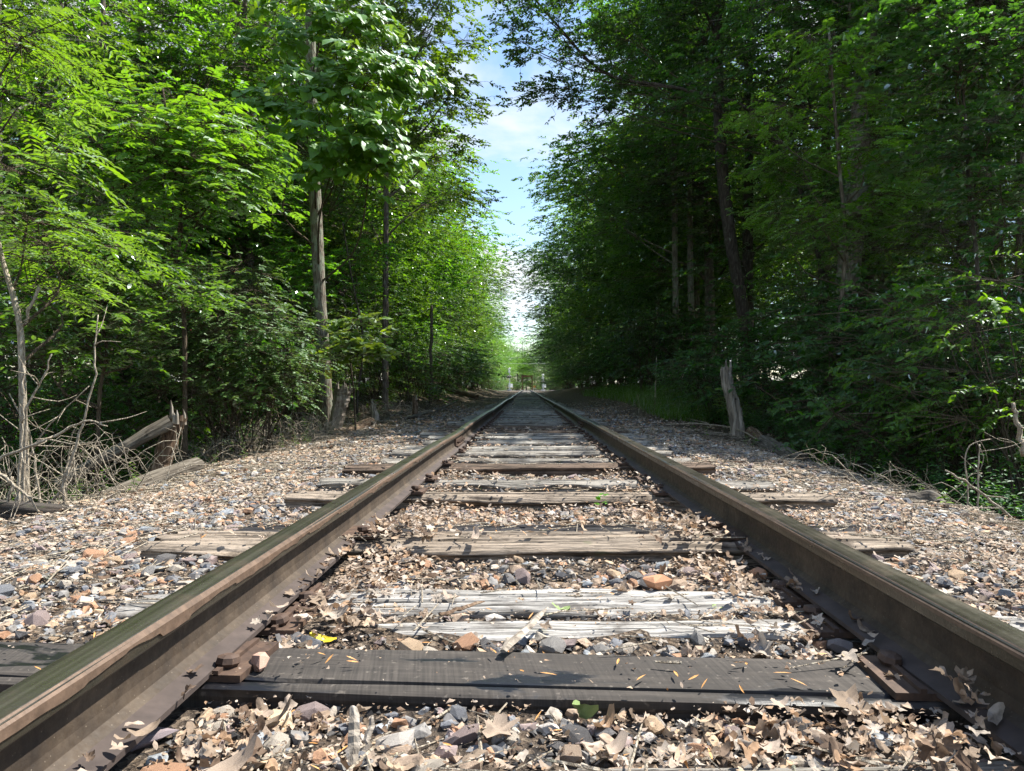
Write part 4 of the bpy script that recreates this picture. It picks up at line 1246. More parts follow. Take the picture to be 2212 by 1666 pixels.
tag(rose(1301, [(540, 720, 9.0, .75, .5, .42), (440, 650, 9.3, .8, .6, .35), (620, 770, 9.2, .38, .4, .35), (500, 610, 9.6, .6, .5, .3), (380, 720, 8.8, .6, .5, .4), (590, 840, 9.0, .35, .4, .25), (470, 800, 8.8, .5, .4, .28), (540, 850, 8.9, .45, .35, .22), (400, 830, 8.6, .4, .35, .2)], 165), 'dense small-leaved rose thicket with tiny red hips, left of the tagged tree', 'thicket')

# ------------------------------------------------ right: trees that can be told apart
hero('spotted_tree', [(1470, 862), (1462, 760), (1458, 560), (1457, 400), (1455, 200), (1450, -100)], 24, .115, .08,
     [(1430, 300, 23, 1.4, 1.4, .7), (1380, 160, 23, 1.5, 1.4, .8), (1300, 330, 23.5, 1.2, 1.2, .6), (1480, 80, 23, 1.6, 1.5, .9), (1400, 20, 23, 1.7, 1.5, .9), (1260, 420, 24, 1.1, 1.1, .6), (1330, 480, 24, 1.3, 1.2, .6)],
     90, 18, 13, .45, .14, M['leaf'], M['bark_lichen'], 'left one of two pale spotted trunks right of the track', seed=1401, kind='ov', flat=.35, cl=.5, limb=.035)
hero('spotted_tree', [(1497, 860), (1495, 760), (1491, 560), (1489, 400), (1480, 260), (1440, 120), (1400, 20)], 24.3, .12, .06,
     [(1420, 120, 23.5, 1.1, 1.2, .6), (1460, 200, 24, 1.0, 1, .5), (1380, 40, 23.5, 1.2, 1.2, .6), (1540, 260, 24.5, 1.0, 1, .5), (1520, 90, 24.5, 1.2, 1.2, .6)],
     60, 16, 13, .42, .13, M['leaf_bright'], M['bark_lichen'], 'right one of two pale spotted trunks, bending left higher up', seed=1402, kind='ov', flat=.35, cl=.45, limb=.03)
hero('dark_tree', [(1632, 840), (1610, 700), (1575, 500), (1556, 300), (1550, 100), (1545, -150)], 20, .19, .14,
     [(1520, 60, 19, 1.4, 1.3, .7), (1620, 180, 19, 1.2, 1.2, .6), (1480, -60, 19, 1.6, 1.4, .8), (1640, -20, 19, 1.4, 1.3, .8)],
     60, 15, 13, .42, .125, M['leaf_dark'], M['bark_dark'], 'straight dark trunk beside the pair of spotted trunks', seed=1403, kind='ov', flat=.35, cl=.45, limb=.05)
hero('broad_tree', [(1815, 900), (1822, 720), (1838, 540), (1855, 340), (1868, 140), (1880, -100)], 15, .27, .20,
     [(1800, -40, 14.5, 1.2, 1.2, .6), (1950, 40, 14.5, 1.2, 1.2, .6), (1860, -140, 15, 1.8, 1.6, .8), (1960, 200, 15, .8, .9, .4)],
     50, 14, 12, .4, .115, M['leaf'], M['bark_lichen'], 'broad lichen-crusted trunk on the right, thickest in the wood', seed=1404, kind='ov', flat=.35, cl=.42, limb=.07, sides=14)
hero('ash_sapling', [(1770, 930), (1812, 700), (1826, 520), (1815, 380), (1800, 200), (1790, 60)], 11.5, .04, .02,
     [(1740, 230, 11.2, .6, .6, .3), (1850, 330, 11, .6, .6, .3), (1720, 360, 13.4, .7, .6, .3), (1880, 440, 11.2, .6, .5, .28), (1760, 470, 11.2, .65, .6, .28), (1700, 470, 13.8, .6, .6, .28), (1800, 110, 11.4, .6, .6, .3), (1870, 210, 11.4, .5, .5, .25), (1660, 270, 14, .6, .6, .3)],
     88, 9, 10, .28, .10, M['leaf_bright'], M['bark'], 'bent slender sapling with sunlit leaves before the broad trunk', seed=1405, mode='pinnate', kind='ov', flat=.45, cl=.24, limb=.016, sides=7)
hero('edge_sapling', [(2105, 1010), (2110, 800), (2112, 600), (2095, 420), (2080, 200), (2060, 0)], 8.6, .03, .015,
     [(2080, 130, 8.2, .6, .5, .28), (2150, 260, 8.0, .55, .5, .25), (2010, 60, 8.6, .5, .5, .28), (2180, 60, 8.0, .5, .5, .3), (2160, 400, 8, .5, .5, .22), (2050, 330, 8.6, .5, .5, .22), (2200, 520, 7.8, .45, .5, .2)],
     66, 9, 11, .28, .095, M['leaf_dark'], M['bark_dark'], 'shaded slim sapling near the right edge with teal leaves', seed=1406, mode='simple', kind='round', flat=.45, cl=.22, limb=.014, sides=7)
hero('overhanging_tree', [(1790, 860), (1770, 560), (1660, 270), (1480, 195), (1310, 160), (1200, 50), (1140, -20)], 17.5, .07, .025,
     [(1090, 70, 17, .35, .5, .22), (1150, 110, 17, .45, .5, .25), (1200, 60, 17.2, .45, .5, .22), (1210, 200, 17, .45, .5, .28), (1265, 110, 17.2, .5, .5, .3), (1170, 190, 17, .3, .4, .2), (1280, 230, 17.3, .55, .5, .3), (1330, 60, 17.4, .6, .5, .4), (1230, -20, 17, .8, .6, .3), (1120, 0, 16.8, .5, .5, .2), (1340, 160, 17.4, .5, .5, .3)],
     78, 9, 11, .28, .11, M['leaf_dark'], M['bark_dark'], 'leaning tree whose dark limb arches over the track into the sky gap', seed=1407, kind='ov', flat=.45, cl=.2, limb=.018, sides=8)

# ------------------------------------------------ rows of woodland along the line
def row(side, items, kinds, labelf, group):
    for q, (x_, y_, v, sc) in enumerate(items):
        place_tree('forest_tree', kinds[v], (side * x_, y_, gz1(side * x_, y_)), random.uniform(0, 6.28), sc, labelf(q), 'tree', group)
sidew = {-1: 'left', 1: 'right'}
LEDGE = [(6.3, 24, 0, .95), (6.2, 29, 3, .95), (6.4, 34.5, 1, .95), (6.2, 40, 2, .9), (6.5, 46.5, 0, 1.0), (6.4, 54, 3, 1.0), (6.7, 62, 1, 1.0), (6.6, 71, 0, 1.05), (6.9, 81, 2, 1.0), (7.0, 92, 1, 1.0), (7.2, 104, 3, 1.0), (7.4, 117, 0, .95), (7.6, 131, 1, .85)]
REDGE = [(6.8, 28.5, 2, 1.05), (6.2, 34, 0, 1.1), (6.0, 40, 2, 1.1), (5.6, 46.5, 3, 1.1), (5.5, 54, 2, 1.15), (5.3, 62, 0, 1.15), (5.4, 71, 2, 1.15), (5.4, 81, 3, 1.15), (5.7, 92, 2, 1.15), (6.2, 104, 0, 1.1), (6.6, 117, 1, 1.05), (7.4, 131, 3, .9)]
row(-1, LEDGE, FAR, lambda q: f'{ORD[q]} tree along the left edge of the cutting beyond the slender tree', 'trees lining the left of the cutting')
row(1, REDGE, FAR, lambda q: f'{ORD[q]} tree along the right edge of the cutting beyond the spotted trunks', 'trees lining the right of the cutting')
rj = np.random.default_rng(42)
row(-1, [(7.4, 12.2, 2, 1.0), (8.2, 15.0, 1, 1.15), (6.4, 16.6, 2, 1.15), (6.6, 20.5, 0, 1.25), (7.6, 10.2, 0, .85)], NEAR, lambda q: ['leafy tree behind the rose thicket on the left', 'tree behind the ash sapling filling the upper left', 'bright tree just behind the tagged trunk', 'tree behind the slender tree on the left', 'tree at the far left behind the elder leaves'][q], 'trees of the left wood')
row(1, [(8.4, 17.6, 3, 1.35), (8.6, 20.5, 1, 1.4), (7.0, 22.5, 3, 1.4), (6.6, 25.5, 1, 1.4), (9.4, 12.6, 0, 1.15), (11.5, 14.5, 3, 1.3), (9.0, 14.6, 1, 1.42)], NEAR, lambda q: ['tall tree close behind the broad lichen trunk', 'tall tree between the dark trunk and the broad trunk', 'tall dark tree behind the straight dark trunk', 'tall tree just before the cutting on the right', 'tree right of the broad lichen trunk', 'tall tree in the upper right behind the edge sapling', 'tall tree added behind the edge shrubs of the right wood to shade the track'][q], 'trees of the right wood')  # several heights raised and the last tree added to shade the track
row(1, [(10.2, 15.4, 0, 1.0)], TALL_SHADE, lambda q: 'very tall tree added behind the right edge shrubs, its unseen crown shading the track', 'added shade trees of the right wood')
deepL, deepR = [], []
for X_ in (9.5, 14, 19.5):
    y_ = max(10.5, X_ * .95)
    while y_ < (95 if X_ < 12 else 60):
        deepL.append((X_ + rj.uniform(-1.3, 1.3), y_ + rj.uniform(-1, 1), int(rj.integers(0, 4)), rj.uniform(.85, 1.15)))
        y_ += rj.uniform(4.6, 6.5) * (1 if y_ < 40 else 1.7)
for X_ in (8.8, 13, 18.5):
    y_ = max(11.5, X_ * .95)
    while y_ < (95 if X_ < 12 else 60):
        deepR.append((X_ + rj.uniform(-1.2, 1.2), y_ + rj.uniform(-1, 1), int(rj.integers(0, 4)), rj.uniform(.8, 1.05)))
        y_ += rj.uniform(4.8, 6.8) * (1 if y_ < 40 else 1.7)
for sd, it in ((-1, deepL), (1, deepR)):
    near = [a for a in it if a[1] < 26]; far_ = [a for a in it if a[1] >= 26]
    row(sd, near, NEAR, lambda q: f'tree standing back in the {sidew[sd]} wood, glimpsed between the nearer trunks', f'trees deep in the {sidew[sd]} wood')
    row(sd, far_, FAR, lambda q: f'tree far back in the {sidew[sd]} wood behind the edge trees', f'trees far back in the {sidew[sd]} wood')
END = [(-1.5, 345, 1, 1.7), (3, 352, 1, 1.8), (-8, 344, 1, 1.7), (-9, 172, 1, 1.1), (-8.4, 186, 0, 1.2), (-8, 205, 1, 1.25), (-8.2, 228, 2, 1.3), (-8.6, 255, 1, 1.3), (9, 172, 2, 1.05), (8.0, 184, 1, 1.2), (7.8, 204, 2, 1.3), (8, 228, 0, 1.3), (8.4, 258, 1, 1.3), (-4, 330, 1, 1.5), (4, 335, 0, 1.5), (0, 350, 1, 1.6), (-11, 320, 1, 1.5), (11, 325, 2, 1.5), (-13, 180, 0, 1.2), (-12, 215, 1, 1.2), (12, 180, 2, 1.2), (12, 215, 1, 1.2), (-18, 260, 0, 1.4), (18, 260, 0, 1.4)]
for q, (x_, y_, v, sc) in enumerate(END):
    place_tree('forest_tree', FAR[v], (x_, y_, gz1(x_, y_)), random.uniform(0, 6.28), sc, 'sunlit tree beyond the road crossing at the end of the track', 'tree', 'trees beyond the crossing')

# ------------------------------------------------ shrubs
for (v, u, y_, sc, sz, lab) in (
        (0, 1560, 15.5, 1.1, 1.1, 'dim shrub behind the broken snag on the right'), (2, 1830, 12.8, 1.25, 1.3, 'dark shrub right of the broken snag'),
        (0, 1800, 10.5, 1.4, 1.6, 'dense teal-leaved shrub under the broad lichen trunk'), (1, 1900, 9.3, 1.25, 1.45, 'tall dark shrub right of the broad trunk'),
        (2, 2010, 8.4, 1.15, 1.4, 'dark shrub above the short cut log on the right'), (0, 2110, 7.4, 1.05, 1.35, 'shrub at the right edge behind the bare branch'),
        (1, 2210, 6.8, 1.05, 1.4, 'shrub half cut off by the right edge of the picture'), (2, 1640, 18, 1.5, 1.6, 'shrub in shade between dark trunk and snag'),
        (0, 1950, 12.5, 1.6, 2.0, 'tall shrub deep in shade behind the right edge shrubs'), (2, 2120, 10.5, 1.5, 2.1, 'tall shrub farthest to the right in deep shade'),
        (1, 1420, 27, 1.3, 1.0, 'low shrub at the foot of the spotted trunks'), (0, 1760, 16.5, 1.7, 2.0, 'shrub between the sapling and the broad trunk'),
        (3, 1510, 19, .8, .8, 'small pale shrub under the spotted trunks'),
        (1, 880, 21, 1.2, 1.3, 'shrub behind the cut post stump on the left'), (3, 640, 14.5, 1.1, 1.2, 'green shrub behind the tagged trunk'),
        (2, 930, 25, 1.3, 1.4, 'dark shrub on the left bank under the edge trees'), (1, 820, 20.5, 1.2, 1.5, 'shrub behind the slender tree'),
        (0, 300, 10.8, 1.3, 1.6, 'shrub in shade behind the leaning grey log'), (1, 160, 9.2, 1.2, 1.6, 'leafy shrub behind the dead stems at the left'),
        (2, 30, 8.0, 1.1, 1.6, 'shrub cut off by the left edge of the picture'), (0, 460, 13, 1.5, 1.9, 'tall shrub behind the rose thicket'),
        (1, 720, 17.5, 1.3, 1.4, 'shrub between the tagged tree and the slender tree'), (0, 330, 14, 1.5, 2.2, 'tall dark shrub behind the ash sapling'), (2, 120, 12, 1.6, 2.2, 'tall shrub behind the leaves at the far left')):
    x_ = (u - U0) / F * y_
    place_bush(v, x_, y_, sc, lab, None, sz, f'shrubs under the trees on the {"left" if x_ < 0 else "right"}')
bl_ = {-1: ['left', 0], 1: ['right', 0]}
for y_ in (24, 28, 32, 37, 43, 50, 58, 67, 77, 89, 103, 118, 132):
    for sd in (-1, 1):
        x_ = sd * (4.4 + random.uniform(-.3, .5) + (y_ > 100) * 1.0)
        place_bush(random.choice([0, 1, 2]), x_, y_, random.uniform(1.3, 1.7), f'{ORD[bl_[sd][1]]} bank shrub along the {bl_[sd][0]} of the cutting, counting away from the camera', None, random.uniform(1.3, 2.0), f'bank shrubs on the {bl_[sd][0]}')
        bl_[sd][1] += 1

for q, (x_, y_, sc) in enumerate(((-6.5, 173, 2.2), (-9, 176, 2.6), (6.8, 175, 2.2), (9.5, 177, 2.5), (-5, 205, 2.4), (5.2, 208, 2.4), (-4.6, 306, 3.2), (5.6, 306, 3.2), (-9, 330, 4.5), (-3.5, 338, 4.5), (2, 340, 4.5), (7.5, 334, 4.5), (13, 330, 4.5))):
    place_bush(q % 3, x_, y_, sc, 'sunlit shrub beyond the road crossing at the end of the track', None, sc, 'shrubs beyond the crossing')
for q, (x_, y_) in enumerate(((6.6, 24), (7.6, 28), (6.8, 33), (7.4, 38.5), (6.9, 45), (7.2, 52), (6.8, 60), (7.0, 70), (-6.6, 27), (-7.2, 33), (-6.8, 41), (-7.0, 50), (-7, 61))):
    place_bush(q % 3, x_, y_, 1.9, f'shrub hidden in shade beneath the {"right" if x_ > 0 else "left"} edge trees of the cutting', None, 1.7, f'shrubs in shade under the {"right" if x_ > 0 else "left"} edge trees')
# leafy pokeweed behind the snag
bl = []
o = np.array(base_of(1585, 12.6))
mb = MB(); st = MB(); r = np.random.default_rng(1500)
for (u, v) in ((1545, 835), (1625, 820), (1605, 800), (1560, 860), (1640, 860), (1590, 850)):
    c = P(u, v, 12.6) - o + r.normal(size=3) * [0, .12, 0]
    a = np.array([r.uniform(-.06, .06), r.uniform(-.05, .05), 0])
    V, F_ = tube(smooth_path([a, (a + c) / 2 + [0, 0, .1], c], 6), np.linspace(.009, .004, 6), 5, False); st.add(V, F_)
    n = 16
    SPp = a + (c - a) * np.linspace(.45, 1, n)[:, None]
    ang = np.arange(n) * 2.4
    D_ = np.c_[np.cos(ang), np.sin(ang), .1 + 0 * ang]
    leaf_mesh_into(mb, SPp, D_, UP + r.normal(size=(n, 3)) * .25, r.uniform(.13, .20, n), 'ov', r.uniform(.4, 1, n))
t = empty('tall_weed', tuple(o)); link('stems', st.mesh('stems', M['twig']), t); link('leaves', mb.mesh('leaves', M['leaf_bright']), t)
tag(t, 'broad-leaved green weed growing behind the broken snag', 'plant')

# herb layer and grass
def herbs(name, n, xf, yf, hgt, ls, seed, leafm, label):
    r = np.random.default_rng(seed)
    x = xf(r, n); y = yf(r, n); z = gz(x, y)
    hh = hgt * r.uniform(.5, 1.2, n)
    L = 14
    lean = r.normal(size=(n, 2)) * .18
    t_ = np.tile(np.linspace(.25, 1, L), (n, 1))
    pos = np.stack([x[:, None] + lean[:, :1] * t_ * hh[:, None], y[:, None] + lean[:, 1:] * t_ * hh[:, None], z[:, None] + t_ * hh[:, None]], -1)
    ang = (np.arange(L) * 2.4)[None] + r.uniform(0, 6, (n, 1))
    D_ = np.stack([np.cos(ang), np.sin(ang), .15 - .5 * r.uniform(0, 1, (n, L))], -1)
    Nn = UP + r.normal(size=(n, L, 3)) * .3
    S = ls * r.uniform(.6, 1.2, (n, L)) * (1.15 - .5 * t_)
    mb = MB()
    leaf_mesh_into(mb, pos.reshape(-1, 3), D_.reshape(-1, 3), Nn.reshape(-1, 3), S.ravel(), 'lance', np.clip(r.normal(size=n * L) * .2 + .5, 0, 1))
    o = link(name, mb.mesh(name, leafm))
    tag(o, label, 'undergrowth', None, 'stuff')
herbs('undergrowth', 1500, lambda r, n: 3.75 + 5.5 * r.uniform(0, 1, n) ** 1.3, lambda r, n: 3.6 + 12 * r.uniform(0, 1, n), .5, .10, 1, M['leaf_dark'], 'dark leafy weeds covering the ditch on the right')
herbs('undergrowth', 800, lambda r, n: -4.2 - 5 * r.uniform(0, 1, n), lambda r, n: 4.5 + 14 * r.uniform(0, 1, n), .4, .09, 2, M['leaf'], 'green weeds among the dead brush on the left')
herbs('undergrowth', 70, lambda r, n: np.where(r.uniform(0, 1, n) < .5, 2.7 + .9 * r.uniform(0, 1, n), -2.9 - .9 * r.uniform(0, 1, n)), lambda r, n: 4.5 + 13 * r.uniform(0, 1, n), .22, .06, 5, M['leaf'], 'scattered low weeds along both gravel shoulders')
def grass(n, xf, yf, hgt, seed, label):
    r = np.random.default_rng(seed)
    x = xf(r, n); y = yf(r, n)
    TV = np.array([[-.5, 0, 0], [.5, 0, 0], [.3, .12, .6], [-.3, .12, .6], [0, .45, 1]])
    mb = MB()
    hh = hgt * r.uniform(.5, 1.3, n)
    scatter(mb, TV, [np.array([[0, 1, 2, 3]]), np.array([[3, 2, 4]])], np.c_[x, y, gz(x, y) - .01], eul(r.normal(size=n) * .25, r.normal(size=n) * .25, r.uniform(0, 6.28, n)), np.c_[np.full(n, .008), hh * .6, hh], r.uniform(0, 1, n))
    tag(link('grass', mb.mesh('grass', M['grass'])), label, 'grass', None, 'stuff')
grass(9000, lambda r, n: 2.9 + 2.2 * r.uniform(0, 1, n), lambda r, n: 15 + 22 * r.uniform(0, 1, n) ** 1.3, .34, 3, 'fresh green grass on the bank right of the track')
grass(3000, lambda r, n: -3.4 - 2 * r.uniform(0, 1, n), lambda r, n: 20 + 22 * r.uniform(0, 1, n), .3, 4, 'grass under the trees on the left bank')

# ------------------------------------------------ dead wood
def stem(name, uv, y, r0, r1, label, m='twig_dead', cat='stick', ground_base=True, twigs=0, seed=0, group=None, n=14, sides=6):
    pts = [P(u, v, y if np.isscalar(y) else yy) for (u, v), yy in zip(uv, np.broadcast_to(y, len(uv)))]
    if ground_base:
        b = pts[0].copy(); b[2] = min(b[2] - .02, gz1(b[0], b[1]) - .05); pts = [b] + pts
    pts = np.array(pts)
    o = pts[0].copy()
    path = smooth_path(pts - o, n)
    r = np.random.default_rng(seed + 17)
    path[1:-1] += r.normal(size=(n - 2, 3)) * r0 * .35
    mb = MB()
    V, F_ = tube(path, np.linspace(r0, r1, n), sides, True, .12, seed); mb.add(V, F_)
    for q in range(twigs):
        k = r.integers(n // 4, n - 1)
        d = nrm(r.normal(size=3) * [1, .6, .7] + np.array([0, 0, .35]))
        ln = r.uniform(.08, .35) * (1 + 6 * r0)
        e = path[k] + d * ln
        V, F_ = tube(smooth_path([path[k], path[k] + d * ln * .5 + r.normal(size=3) * .02, e], 5), np.linspace(r0 * .4, .0015, 5), 4, True); mb.add(V, F_)
    ob = link(name, mb.mesh(name, M[m], True), None, tuple(o))
    return tag(ob, label, cat, group)
g1 = 'bare dead stems at the left edge'
stem('dead_sapling', [(137, 1098), (136, 1036), (148, 1014), (164, 961), (182, 904), (203, 813), (206, 750), (212, 680)], 4.8, .013, .004, 'tall crooked bare stem, rightmost of the dead stems at the left', twigs=5, seed=1, group=g1, n=26)
stem('dead_sapling', [(50, 1073), (54, 950), (57, 888), (75, 850), (95, 813), (112, 765)], 4.7, .012, .004, 'bare stem leaning right among the dead stems at the left', twigs=5, seed=2, group=g1, n=20)
stem('dead_sapling', [(40, 1060), (46, 960), (52, 880), (50, 790)], 4.6, .013, .005, 'upright bare stem beside the sapling at the left', twigs=4, seed=3, group=g1, n=20)
stem('dead_sapling', [(-20, 1010), (0, 993), (90, 955), (140, 930), (191, 908), (232, 921)], 4.2, .012, .004, 'long grey branch sloping up across the dead stems at the left', twigs=4, seed=4, group=g1, n=22, ground_base=False)
stem('dead_sapling', [(9, 1144), (20, 1080), (27, 1030)], 4.4, .013, .008, 'short thick bare stem in the lower left corner of the brush', twigs=2, seed=5, group=g1)
stem('dead_sapling', [(-15, 1005), (20, 1040), (57, 1070), (102, 1128)], 4.3, .011, .005, 'bare branch sloping down to the right in the left brush', twigs=5, seed=6, group=g1, ground_base=False)
stem('dead_sapling', [(60, 1010), (86, 945), (140, 885), (193, 834)], 5.0, .008, .003, 'thin bare stem slanting up to the right in the left brush', twigs=4, seed=7, group=g1)
stem('dead_sapling', [(70, 960), (102, 950), (150, 958), (200, 956)], 4.9, .006, .003, 'thin level twig across the left brush', seed=8, group=g1, ground_base=False)
stem('dead_sapling', [(157, 1095), (185, 1065), (221, 1030), (260, 985)], 5.2, .009, .004, 'forked pale stem rising before the lower log at the left', twigs=4, seed=9, group=g1)
stem('dead_sapling', [(91, 1116), (115, 1080), (134, 1054), (150, 1010)], 4.6, .011, .006, 'short bare stem crossing the tall crooked stem', twigs=3, seed=10, group=g1)
stem('dead_sapling', [(90, 1110), (75, 1000), (60, 930), (20, 850)], 4.9, .010, .004, 'bare stem leaning left among the dead stems', twigs=4, seed=11, group=g1)
stem('dead_sapling', [(85, 620), (60, 680), (48, 705)], 4.9, .012, .008, 'snapped pale branch stub high on the left sapling', seed=12, ground_base=False)

def brush(name, seed, cx, cy, rx_, h, n, label, rad=.004, lenr=(.5, 1.1), sink=.1):
    r = np.random.default_rng(seed)
    z0 = gz1(cx, cy)
    mb = MB()
    for q in range(n):
        a = np.array([r.normal() * rx_ * .45, r.normal() * rx_ * .35, 0]); a[2] = gz1(cx + a[0], cy + a[1]) - z0 - .03
        th = r.uniform(0, 6.28); ln = r.uniform(*lenr)
        c = a + np.array([math.cos(th) * ln * .75, math.sin(th) * ln * .5, 0])
        gzc = gz1(cx + c[0], cy + c[1]) - z0
        c[2] = gzc + r.uniform(.02, .35) * h
        m_ = (a + c) / 2 + np.array([r.normal() * .12, r.normal() * .1, 0]); m_[2] = max(a[2], c[2]) * .6 + h * r.uniform(.05, .75)
        p_ = smooth_path([a, m_, c], 9) + r.normal(size=(9, 3)) * .008
        rq = rad * r.uniform(.5, 1.3)
        V, F_ = tube(p_, np.linspace(rq, rq * .4, 9), 4, False); mb.add(V, F_)
        for s_ in range(r.integers(0, 4)):
            k = r.integers(2, 8)
            d = nrm(r.normal(size=3)) * r.uniform(.06, .25)
            V, F_ = tube([p_[k], p_[k] + d * .5 + r.normal(size=3) * .01, p_[k] + d], [rq * .5, rq * .4, rq * .2], 3, False); mb.add(V, F_)
    return tag(link(name, mb.mesh(name, M['twig_dead'], True), None, (cx, cy, z0)), label, 'brush')
x_, y_, _ = base_of(620, 11.0); brush('dead_brush', 1, x_, y_, 1.0, .5, 120, 'tangle of pale bare canes at the foot of the tagged tree')
x_, y_, _ = base_of(470, 9.0); brush('dead_brush', 2, x_, y_, 1.1, .5, 90, 'tangle of arching dead canes below the rose thicket')
x_, y_, _ = base_of(100, 5.2); brush('dead_brush', 3, x_, y_, .9, .6, 90, 'heap of dry twigs at the foot of the dead stems')
x_, y_, _ = base_of(330, 8.2); brush('dead_brush', 4, x_, y_, .9, .3, 40, 'dry twigs scattered round the fallen logs at the left')
x_, y_, _ = base_of(1880, 5.9); brush('dead_brush', 5, x_, y_, .45, .28, 26, 'small bare bush beside the short cut log on the right')
x_, y_, _ = base_of(850, 17.0); brush('dead_brush', 6, x_, y_, .9, .35, 60, 'dry sticks beside the cut post stump on the left')
x_, y_, _ = base_of(1020, 36); brush('dead_brush', 7, x_, y_, 1.0, .4, 60, 'brush pile on the left bank far down the track', .007)

def log(name, p0, p1, r0, r1, label, m='log_wood_shaded', seed=0, bend=.04, n=16, sides=14, cat='log'):
    p0, p1 = np.array(p0, float), np.array(p1, float)
    r = np.random.default_rng(seed + 77)
    mid = (p0 + p1) / 2 + r.normal(size=3) * bend
    o = p0.copy()
    path = smooth_path([p0 - o, mid - o, p1 - o], n)
    d = nrm(path[-1])
    # local z along the log so the grain runs that way
    q_ = Vector(d).to_track_quat('Z', 'Y')
    Rm = np.array(q_.to_matrix())
    V, F_ = tube(path @ Rm, np.linspace(r0, r1, n), sides, True, .09, seed)
    nn = fn(V * 9, seed + 1, .7) * .05 * r0 + np.abs(fn(np.c_[np.arctan2(V[:, 1], V[:, 0]) * 3, V[:, 2]], seed + 2, .8)) * -.10 * r0
    c2 = V.copy(); c2[:, 2] = 0
    V = V + nrm(c2) * nn[:, None]
    ends = np.r_[np.arange(sides), np.arange((n - 1) * sides, n * sides)]
    V[ends, 2] += r.normal(size=2 * sides) * r0 * .35
    V[-2, 2] += r0 * .5; V[-1, 2] -= r0 * .5
    ob = link(name, MB().add(V, F_).mesh(name, M[m], False), None, tuple(o))
    ob.rotation_euler = q_.to_euler()
    return tag(ob, label, cat)
log('fallen_log', P(120, 1048, 6.6), P(366, 912, 7.2), .052, .076, 'grey barkless log leaning up onto a broken stump at the left', seed=1)
log('fallen_log', P(200, 1086, 5.6), P(425, 1006, 6.9), .07, .085, 'grey log lying along the left shoulder below the leaning one', seed=2)
log('fallen_log', P(1735, 1002, 7.5), P(1648, 958, 9.6), .11, .12, 'mottled grey log lying right of the broken snag', seed=3)
log('fallen_log', P(1668, 972, 10.2), P(1622, 935, 11.6), .10, .11, 'rotten log end just behind the mottled log on the right', seed=4, m='dead_wood_brown')
log('cut_log', P(1962, 1086, 5.45), P(2032, 1094, 5.3), .062, .055, 'short cut log on the right shoulder', seed=5)
log('fallen_log', P(740, 948, 11.3), P(800, 912, 14.0), .09, .11, 'dark rotten log at the foot of the left trees', seed=6, m='dead_wood_brown')
log('fallen_log', P(800, 918, 13.6), P(868, 890, 17.0), .08, .05, 'grey fallen branch beyond the dark rotten log', seed=7)
log('fallen_log', P(872, 905, 14.5), P(985, 868, 22), .035, .03, 'long pale pole lying on the left bank', seed=8)
log('fallen_log', P(965, 842, 30), P(1030, 858, 28), .09, .10, 'dark log lying down the left bank', seed=9, m='dead_wood_brown')

def snag(name, uv, y, r0, r1, label, m, seed, spikes=5, sides=18, holes=0, flare=1.2, sph=(.05, .16)):
    pts = np.array([P(u, v, y) for u, v in uv])
    pts[0, 2] = gz1(pts[0, 0], pts[0, 1]) - .08
    o = pts[0].copy()
    n = 22
    path = smooth_path(pts - o, n)
    r = np.random.default_rng(seed)
    rad = np.linspace(r0, r1, n); rad[:3] *= [flare, 1 + (flare - 1) * .5, 1.03]
    V, F_ = tube(path, rad, sides, False, .10, seed)
    th = np.tile(np.arange(sides), n)
    ridge = .07 * np.sin(th * 2.1 + seed) + .06 * np.sin(th * 4.7 + V[:, 2] * 3)
    ctr = np.repeat(path, sides, 0)
    V = ctr + (V - ctr) * (1 + ridge)[:, None]
    # broken top: uneven rim and splinters
    top = slice((n - 1) * sides, n * sides)
    V[top, 2] += r.uniform(-.02, .05, sides) * 1.0
    top2 = V[top].copy()
    inner = path[-1] + (top2 - path[-1]) * .55; inner[:, 2] = top2[:, 2].min() - .10
    k0 = len(V)
    V = np.r_[V, inner, [inner.mean(0)]]
    j = np.arange(sides); j2 = (j + 1) % sides; b = (n - 1) * sides
    F_.append(np.c_[b + j, b + j2, k0 + j2, k0 + j])
    F_.append(np.c_[k0 + j, k0 + j2, np.full(sides, k0 + sides)])
    t = empty(name, tuple(o))
    link('trunk', MB().add(V, F_).mesh('trunk', M[m]), t)
    for q in range(spikes):
        a = top2[r.integers(sides)] * .9 + path[-1] * .1
        hh = r.uniform(*sph)
        V2, F2 = tube([a - [0, 0, .06], a + [0, 0, hh * .4], a + [r.normal() * .012, r.normal() * .012, hh]], [.022, .016, .002], 5)
        link('splinter', MB().add(V2, F2).mesh('splinter', M['dead_wood']), t)
    hm = plain('hole_shade', (0.012, .009, .007), .95)  # near-black plugs paint the shade inside the woodpecker holes
    for q in range(holes):
        k = int(n * r.uniform(.35, .75))
        a = path[k] + np.array([r.uniform(-.5, .5) * rad[k], -rad[k] * .93, 0])
        rr = r.uniform(.010, .018)
        V2, F2 = tube([a + [0, .03, 0], a + [0, -.004, 0]], [rr, rr], 9)
        link('hole', MB().add(V2, F2).mesh('hole', hm), t)
    return tag(t, label, 'stump')
snag('broken_snag', [(1594, 940), (1588, 895), (1577, 850), (1568, 812), (1569, 797)], 11.6, .11, .085, 'broken grey snag with woodpecker holes right of the track', 'dead_wood', 21, 4, 18, 6, 1.15, (.08, .18))
snag('broken_stump', [(722, 940), (730, 895), (738, 862), (742, 840)], 12.6, .11, .15, 'splintered double stump leaning right beside the tagged trunk', 'dead_wood', 22, 6, 18, 0, 1.0, (.04, .14))
snag('broken_stump', [(812, 920), (810, 900), (806, 885), (808, 874)], 14.5, .085, .05, 'small pale pointed stump on the left', 'dead_wood', 23, 2, 14, 0, 1.2, (.05, .12))
